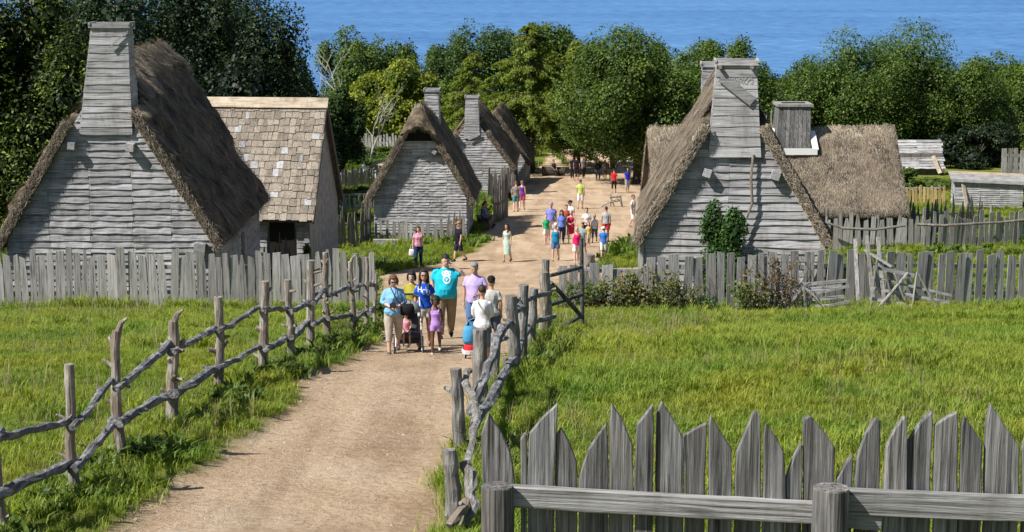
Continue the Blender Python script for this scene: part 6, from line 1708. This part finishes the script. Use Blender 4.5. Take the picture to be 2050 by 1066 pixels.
# --- near group walking up the path
p = {}
p['lady'] = person('woman in a light blue shirt and khaki capris looking down at her camera', *G(789, 706), 1.53, 8, SKP, (.13, .06, .028), 'bob', ((.20, .42, .66), 'elbow', .50), ('capri', (.42, .37, .30)), (.09, .08, .08), 1.22, True, ('front', 'front'), 12, glasses=True, q=2, nod=16)
p['olive'] = person('woman in an olive yellow top bending behind the stroller', *G(826, 693), 1.54, -6, SKP, (.02, .016, .014), 'bob', ((.33, .30, .045), 'short', .5), ('shorts', (.25, .24, .2)), (.1, .09, .08), 1.1, True, ('push', 'push'), 8, glasses=False, q=2, nod=10)
p['hcu'] = person('young woman in a royal blue lettered T-shirt, white shorts and sunglasses', *G(850, 698), 1.60, 4, SK, (.03, .018, .012), 'long', ((.012, .085, .50), 'short', .53), ('brief', (.72, .70, .66)), (.25, .14, .1), .95, True, ('down', 'down'), 12, glasses=True, q=2)
p['girl'] = person('little girl with curly dark hair in a lilac romper walking in front', *G(873, 707), 1.09, 0, SKD, (.012, .008, .006), 'curly', ((.42, .24, .60), 'tank', .50), ('brief', (.42, .24, .60)), (.45, .4, .38), 1.0, True, ('down', 'down'), 13, q=2, nod=16, child=True)
p['turq'] = person('big man in a turquoise printed T-shirt and khaki trousers holding his neck', *G(893, 676), 1.82, 8, SKP, (.02, .014, .012), 'short', ((.015, .45, .62), 'short', .49), ('pants', (.25, .19, .12)), (.03, .025, .025), 1.42, False, ('down', 'neck'), 8, q=2, nod=14)
p['lav'] = person('grey-haired man in a lavender polo shirt and jeans looking down', *G(951, 684), 1.68, -6, SK, (.22, .22, .22), 'short', ((.48, .38, .68), 'short', .50), ('pants', (.10, .18, .36)), (.05, .045, .04), 1.12, False, ('down', 'front'), 9, q=2, nod=18)
p['cap'] = person('person in a grey T-shirt and black cap seen from behind beyond the fence posts', *G(984, 708), 1.50, 178, SK, (.02, .015, .012), 'short', ((.46, .46, .44), 'short', .50), ('shorts', (.10, .12, .16)), (.2, .18, .17), 1.1, True, ('down', 'fwd'), 10, hat=('cap', (.012, .012, .02)), q=2)
p['white'] = person('dark-haired person in a white long-sleeved shirt with a strap, seen from behind', *G(966, 738), 1.47, 180, SK, (.035, .02, .015), 'crop', ((.74, .74, .78), 'long', .50), ('long_shorts', (.12, .13, .17)), (.3, .25, .22), 1.0, True, ('push', 'push'), 10, q=2)
# prints on the two shirts
tt = p['hcu'][0]; Hh_ = 1.70
decal(tt, .072, .10, 1.215, glyph('H'), (.80, .80, .82), xc=-.085)
decal(tt, .066, .095, 1.17, glyph('C'), (.80, .80, .82), xc=-.005)
decal(tt, .040, .055, 1.235, glyph('L'), (.80, .80, .82), xc=.05)
decal(tt, .066, .10, 1.15, glyph('U'), (.80, .80, .82), xc=.078)
tt = p['turq'][0]
def emblem(u, v):
    x_, y_ = (u - .5) * 1.0, (v - .5) * 1.3
    r = math.hypot(x_, y_ + .22)
    if .20 < r < .30: return True
    if abs(x_) + abs(y_ + .22) < .10 and v < .6: return True
    for cx, cy, rr_3 in ((-.22, .22, .13), (0, .28, .14), (.24, .22, .13)):
        d = math.hypot(x_ - cx, y_ - cy)
        if rr_3 * .35 < d < rr_3: return True
    return abs(y_ - .06) < .035 and abs(x_) < .34
decal(tt, .27, .36, 1.37, emblem, (.80, .84, .86), cell=.0075)
# straps and bags
def strap(t, H, pts_, r, col, name='strap'):
    m_ = MB(); m_.tube([Vector(q_) * H for q_ in pts_], r, 6, squash=.5); return m_.build(name, cloth(col), t)
def world_of(t, v): 
    R = Matrix.Rotation(t.rotation_euler.z, 3, 'Z'); return R @ Vector(v) + t.location
tl = p['lady'][0]; LH = 1.53 / 1.64
strap(tl, 1.53, [(.035, -.03, .845), (.02, -.098, .78), (-.015, -.135, .70), (-.02, -.15, .655)], .007, (.01, .01, .012), 'camera_strap')
strap(tl, 1.53, [(-.04, -.03, .845), (.0, -.105, .76), (.06, -.12, .66), (.12, -.08, .60)], .009, (.01, .01, .012), 'bag_strap')
def bag(label, t, off, size, col, name='shoulder_bag', handle=None):
    w_ = world_of(t, off); r = thing(name, label, 'bag', w_, t.rotation_euler.z)
    m_ = MB(); m_.rings([(0, 0, -size[2] / 2, size[0] * .42, size[1] * .4), (0, 0, -size[2] * .35, size[0] * .5, size[1] * .5), (0, 0, size[2] * .2, size[0] * .47, size[1] * .45), (0, 0, size[2] / 2, size[0] * .36, size[1] * .28)], 14); m_.build('body', cloth(col), r, smooth=True)
    m_ = MB(); hh = handle or size[2] * .5; m_.tube([(-size[0] * .25, 0, size[2] * .45), (-size[0] * .2, 0, size[2] * .45 + hh * .7), (0, 0, size[2] * .45 + hh), (size[0] * .2, 0, size[2] * .45 + hh * .7), (size[0] * .25, 0, size[2] * .45)], .008, 6); m_.build('handle', cloth(col), r)
    return r
bag('black bulky shoulder bag on the hip of the woman in light blue', tl, (.25, -.13, .87), (.28, .16, .21), (.012, .012, .014))
cmr = thing('camera', 'small black camera held on the chest of the woman in light blue', 'camera', world_of(tl, (-.03, -.25, .98)), tl.rotation_euler.z)
m = MB(); m.box((0, 0, 0), (.12, .05, .08)); m.box((0, 0, .045), (.05, .04, .025)); m.build('body', M['iron'], cmr); m = MB(); m.tube([(0, -.02, 0), (0, -.075, 0)], .03, 12); m.build('lens', M['iron'], cmr)
tw_ = p['white'][0]
strap(tw_, 1.47, [(.05, .0, .846), (.045, .062, .80), (-.02, .078, .70), (-.085, .06, .59)], .013, (.30, .29, .25), 'bag_strap')
tc_ = p['lav'][0]
m = MB(); m.rings([(0, 0, 1.385, .08, .07), (0, 0, 1.42, .066, .06)], 14); m.build('collar', cloth((.50, .40, .70)), tc_)

# strollers
def stroller(label, x, y, face, seatcol, canopy, extras=True):
    z = gzf(x, y); r = thing('stroller', label, 'stroller', (x, y, z), rad(face))
    for sx_ in (-1, 1):
        for yy, rr_4 in ((-.38, .09), (.34, .11)):
            m_ = MB(); m_.tube([(sx_ * .27 - .018, yy, rr_4), (sx_ * .27 + .018, yy, rr_4)], rr_4, 16); wh = m_.build('wheel', M['tyre'], r)
            m_ = MB(); m_.tube([(sx_ * .27 - .022, yy, rr_4), (sx_ * .27 + .022, yy, rr_4)], rr_4 * .6, 12); m_.build('hub', cloth((.5, .5, .5)), wh)
        m_ = MB(); m_.tube([(sx_ * .25, -.38, .1), (sx_ * .24, 0, .5), (sx_ * .22, .42, .98)], .014, 8); m_.tube([(sx_ * .25, .34, .1), (sx_ * .24, .05, .55), (sx_ * .24, -.12, .62)], .014, 8); m_.build('frame', cloth((.62, .60, .55)), r)
    m_ = MB(); m_.tube([(-.22, .42, .98), (-.1, .47, 1.02), (.1, .47, 1.02), (.22, .42, .98)], .02, 8); m_.build('handle', M['iron'], r)
    m_ = MB(); m_.tube([(0, -.30, .36), (0, .0, .38), (0, .14, .5), (0, .24, .86)], [.16, .19, .19, .17], 12, squash=.28); m_.build('seat', cloth(seatcol), r, smooth=True)
    m_ = MB()
    for k in range(5):
        pass
    arc = []
    for k in range(9):
        a = math.pi * k / 8; arc.append((math.cos(a) * .235, math.sin(a)))
    vs, fs = [], []
    for j in range(5):
        b_ = rad(-5 + 24 * j)
        for cx, sn in arc: vs.append((cx, .24 - math.cos(b_) * sn * .24, .74 + math.sin(b_) * sn * .20))
    for j in range(4):
        for k in range(8): fs.append((j * 9 + k, j * 9 + k + 1, (j + 1) * 9 + k + 1, (j + 1) * 9 + k))
    m_.add(vs, fs); o_ = m_.build('canopy', cloth(canopy), r, smooth=True)
    sd = o_.modifiers.new('thick', 'SOLIDIFY'); sd.thickness = .012
    m_ = MB(); m_.box((0, .1, .22), (.38, .42, .10), taper=1.15); m_.build('basket', cloth((.05, .05, .055)), r)
    return r
sx1, sy1 = G(826, 700); sy1 -= .25
stroller('stroller with a pale canopy carrying the toddler in pink', sx1 - .06, sy1, 4, (.06, .06, .07), (.24, .25, .27))
sx2, sy2 = G(945, 712)
str2 = stroller('stroller hung with blue and red bags pushed by the pair seen from behind', sx2 + .08, sy2, 185, (.05, .12, .2), (.12, .3, .5))
str2.scale = (.82, .82, .82)
t_, _, _, _ = person('toddler in a pink dress sitting in the near stroller', sx1 - .10, sy1 - .10, .82, 6, SK, (.05, .03, .02), 'short', dress=((.75, .32, .42), .36, .78, 1.0), shoes=(.7, .66, .6), seated=True, q=1, arms=('lap', 'lap'), child=True)
t_.location.z += .16
for k, (dx, dz_, sz, col, lb) in enumerate(((-.04, .52, (.24, .18, .32), (.07, .30, .55), 'blue cloth bag hanging on the stroller right of the path'), (-.03, .27, (.24, .18, .2), (.5, .03, .04), 'red patterned bag slung low on the stroller right of the path'))):
    r = thing('stroller_bag', lb, 'bag', (sx2 + dx, sy2 - .45, gzf(sx2, sy2) + dz_)); m_ = MB()
    m_.rings([(0, 0, -sz[2] / 2, sz[0] * .4, sz[1] * .4), (0, 0, -sz[2] * .3, sz[0] * .5, sz[1] * .5), (0, 0, sz[2] * .25, sz[0] * .46, sz[1] * .45), (0, 0, sz[2] / 2, sz[0] * .3, sz[1] * .3)], 12); m_.build('body', cloth(col), r, smooth=True)
    m_ = MB(); m_.tube([(-.06, 0, sz[2] / 2), (0, .02, sz[2] / 2 + .12), (.06, 0, sz[2] / 2)], .01, 6); m_.build('handle', cloth(col), r)
    if k: m_ = MB(); m_.rings([(0, -.005, -.10, .135, .09), (0, -.005, -.03, .155, .105)], 12); m_.build('white_band', M['white'], r)

# --- middle distance
plaid = checkmat('plaid_cloth', (.42, .035, .14), (.62, .30, .42), (.78, .74, .78), 17)
pl, *_ = person('woman in a magenta plaid shirt and jeans shading her face with her hand', *G(838, 534), 1.71, 4, SKP, (.10, .04, .02), 'long', (plaid, 'short', .5), ('pants', (.02, .05, .13)), (.04, .03, .03), 1.06, True, ('bag', 'face'), 8, q=1, nod=12)
bag('white handbag dangling from the hand of the woman in plaid', pl, (-.27, -.02, .60), (.26, .12, .30), (.72, .70, .68), 'handbag', .22)
person('man in dark shirt and baggy dark shorts looking left, tan cap backwards', *G(918, 524), 1.74, -62, SKP, (.16, .08, .03), 'short', ((.012, .012, .022), 'short', .47), ('long_shorts', (.018, .022, .04)), (.03, .03, .035), 1.12, False, ('down', 'down'), 13, hat=('cap', (.36, .22, .10)), q=1, sock=True)
person('long-haired woman in a pale mint wrap dress standing alone on the road', *G(1015, 524), 1.66, -25, SK, (.03, .018, .014), 'long', dress=((.42, .56, .50), .20, .80, 1.12), shoes=(.25, .15, .1), fem=True, stride=9, q=1, headturn=-25, arms=('down', 'down'))
mid = [('child in a green T-shirt and white shorts at the left of the crowd', 1093, 489, 1.42, 20, SKP, (.10, .04, .02), 'pony', ((.03, .35, .14), 'short', .52), ('shorts', (.7, .68, .64)), 12, dict(child=True, fem=True, headturn=-20)),
       ('man in a periwinkle shirt, lilac cap and white shorts at the back left', 1103, 479, 1.80, 5, SK, (.1, .06, .04), 'short', ((.20, .22, .62), 'short', .5), ('long_shorts', (.70, .67, .60)), 6, dict(hat=('cap', (.36, .27, .55)), fat=1.15)),
       ('dark-haired woman in a blue blouse and navy trousers in the crowd', 1124, 489, 1.64, 5, SK, (.03, .018, .014), 'long', ((.12, .20, .62), 'short', .5), ('pants', (.02, .03, .07)), 9, dict(fem=True, fat=1.08, nod=12)),
       ('man in a white shirt and dark cap looking left behind the crowd', 1141, 470, 1.72, -30, SK, (.03, .02, .015), 'short', ((.62, .62, .72), 'short', .5), ('shorts', (.3, .3, .35)), 6, dict(hat=('cap', (.02, .02, .03)), headturn=-30)),
       ('woman in a crimson sleeveless dress holding a child in the crowd', 1143, 488, 1.62, -10, SKP, (.45, .28, .12), 'pony', None, None, 8, dict(fem=True, dress=((.50, .02, .08), .30, .80, 1.0), arms=('front', 'front'))),
       ('brown-haired person peering between the blue and crimson figures', 1134, 474, 1.60, 10, SK, (.07, .03, .02), 'short', ((.35, .08, .06), 'short', .5), ('pants', (.1, .08, .08)), 6, dict()),
       ('woman in a teal tank top, denim shorts and a white visor', 1112, 522, 1.66, -10, SKP, (.45, .30, .16), 'pony', ((.01, .20, .38), 'tank', .49), ('shorts', (.10, .16, .34)), 10, dict(fem=True, fat=1.12, hat=('cap', (.78, .76, .72)), arms=('down', 'down'))),
       ('woman in a bright pink tank top and white shorts at the front of the crowd', 1154, 528, 1.64, 8, SKP, (.40, .22, .09), 'pony', ((.75, .015, .15), 'tank', .5), ('shorts', (.72, .66, .66)), 15, dict(fem=True, arms=('down', 'down'), nod=10)),
       ('dark-haired youth in a patterned grey top reaching over the woman in pink', 1166, 516, 1.58, -35, SK, (.02, .014, .012), 'short', ((.22, .30, .30), 'short', .5), ('shorts', (.12, .15, .15)), 8, dict(arms=('hug', 'down'))),
       ('woman in a white shirt with a black camera strap at the right of the crowd', 1174, 486, 1.70, 2, SK, (.12, .07, .035), 'short', ((.72, .71, .70), 'short', .52), ('shorts', (.02, .02, .03)), 6, dict(fem=True, arms=('front', 'front'))),
       ('child in a white T-shirt and grey trousers beside the white-shirted woman', 1190, 485, 1.36, -8, SK, (.05, .03, .02), 'pony', ((.72, .72, .74), 'short', .5), ('capri', (.09, .11, .16)), 13, dict(child=True, fem=True)),
       ('small child in a yellow top and white shorts in the crowd', 1178, 494, 1.18, 5, SKP, (.25, .14, .06), 'short', ((.62, .42, .08), 'tank', .5), ('shorts', (.72, .70, .66)), 15, dict(child=True, fem=True)),
       ('man in a grey T-shirt and red shorts with his back turned', 1213, 483, 1.70, 172, SK, (.06, .035, .025), 'crop', ((.36, .37, .38), 'short', .5), ('shorts', (.55, .03, .05)), 6, dict()),
       ('boy in a bright blue T-shirt and white shorts wearing a white sun hat', 1208, 518, 1.42, 176, SKP, (.1, .05, .03), 'short', ((.03, .18, .62), 'short', .5), ('long_shorts', (.68, .67, .64)), 8, dict(child=True, hat=('hat', (.78, .78, .76)))),
       ('person in a white striped top and white shorts half hidden by the right thatched roof', 1267, 456, 1.74, 60, SK, (.12, .07, .04), 'short', (stripemat('striped_cloth', (.75, .74, .74), (.35, .36, .40), 14), 'short', .5), ('long_shorts', (.74, .72, .70)), 10, dict(fem=True)),
       ('man in a lime green T-shirt and white shorts walking away alone', 1162, 418, 1.74, 165, SK, (.05, .03, .02), 'crop', ((.42, .52, .14), 'short', .5), ('long_shorts', (.70, .66, .66)), 8, dict()),
       ('auburn-haired man in a grey T-shirt and teal shorts walking away', 1033, 424, 1.76, 176, SKP, (.22, .08, .03), 'short', ((.22, .19, .18), 'short', .5), ('shorts', (.06, .22, .24)), 9, dict(fat=1.1)),
       ('woman in a purple top and pink shorts walking beside the man in grey', 1045, 420, 1.72, 172, SKP, (.30, .16, .07), 'short', ((.16, .04, .32), 'tank', .5), ('shorts', (.70, .09, .20)), 13, dict(fem=True)),
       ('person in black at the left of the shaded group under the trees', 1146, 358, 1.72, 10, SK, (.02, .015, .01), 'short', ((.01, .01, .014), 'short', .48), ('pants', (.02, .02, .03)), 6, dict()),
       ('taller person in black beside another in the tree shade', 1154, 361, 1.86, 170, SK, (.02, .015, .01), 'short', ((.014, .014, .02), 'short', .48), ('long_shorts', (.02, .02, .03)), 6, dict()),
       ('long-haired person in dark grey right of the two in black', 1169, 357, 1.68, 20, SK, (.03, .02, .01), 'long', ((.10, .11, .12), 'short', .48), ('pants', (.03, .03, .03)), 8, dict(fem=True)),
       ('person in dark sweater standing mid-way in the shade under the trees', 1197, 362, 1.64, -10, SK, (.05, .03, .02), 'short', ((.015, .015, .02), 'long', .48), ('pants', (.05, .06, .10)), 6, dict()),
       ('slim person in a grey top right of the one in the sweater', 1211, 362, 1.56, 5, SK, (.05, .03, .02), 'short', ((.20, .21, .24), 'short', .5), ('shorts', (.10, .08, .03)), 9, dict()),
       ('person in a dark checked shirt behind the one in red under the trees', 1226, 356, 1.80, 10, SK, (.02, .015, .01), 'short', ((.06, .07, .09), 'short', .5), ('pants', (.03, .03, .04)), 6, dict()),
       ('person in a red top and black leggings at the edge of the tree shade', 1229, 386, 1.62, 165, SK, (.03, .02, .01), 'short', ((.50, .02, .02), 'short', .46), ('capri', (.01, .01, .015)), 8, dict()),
       ('woman in a bright blue top and grey skirt at the foot of the street tree', 1256, 386, 1.70, 12, SKT, (.015, .01, .01), 'long', ((.01, .03, .34), 'short', .5), ('capri', (.35, .33, .36)), 9, dict(fem=True))]
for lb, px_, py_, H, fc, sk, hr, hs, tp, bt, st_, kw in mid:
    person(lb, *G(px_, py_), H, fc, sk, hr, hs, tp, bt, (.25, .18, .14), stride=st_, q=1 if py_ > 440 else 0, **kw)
# seated in the shade of the smoke-hole house
bx, by = G(968, 455)
bn = thing('wall_bench', 'plank bench in the shade against the side of the smoke-hole house', 'bench', (bx - .05, by + .5, gzf(bx, by)), rad(12))
m = MB(); m.box((0, 0, .42), (.4, 2.0, .05)); m.build('seat', M['dark_z'], bn)
for q_ in (-.8, .8): m = MB(); m.box((0, q_, .2), (.3, .06, .4)); m.build('leg', M['dark_z'], bn)
for k, (dx, dy, fc, c1, c2, lb) in enumerate(((.0, -.3, 70, (.04, .09, .22), (.05, .05, .07), 'seated person in a blue shirt, nearest on the shaded bench'), (.03, .5, 75, (.30, .30, .32), (.08, .07, .07), 'seated person in pale grey in the middle of the shaded bench'), (.08, 1.3, 80, (.10, .09, .09), (.2, .2, .22), 'seated person in dark clothes at the far end of the shaded bench'))):
    t_, *_ = person(lb, bx + dx, by + dy, 1.66, fc, SKT, (.03, .02, .015), 'short', (c1, 'short', .5), ('long_shorts', c2), (.05, .04, .04), seated=True, q=0, arms=('lap', 'lap'))
cx, cy = G(1108, 352)
t_, *_ = person('person in dark clothes sitting on the great log in the tree shade', cx, cy - .2, 1.7, 40, SKT, (.02, .015, .01), 'short', ((.03, .05, .08), 'short', .5), ('pants', (.03, .03, .035)), (.02, .02, .02), seated=True, q=0, arms=('lap', 'lap'))
m = MB(); m.tube([(-.9, 0, .35), (.0, .02, .36), (.9, 0, .35)], [.36, .35, .33], 14, jit=.05, rng=rng); o = m.build('fallen_log', M['bark']); o.location = (cx, cy + .25, gzf(cx, cy)); tag(o, 'thick dark log lying in the tree shade at the left of the street', 'log')
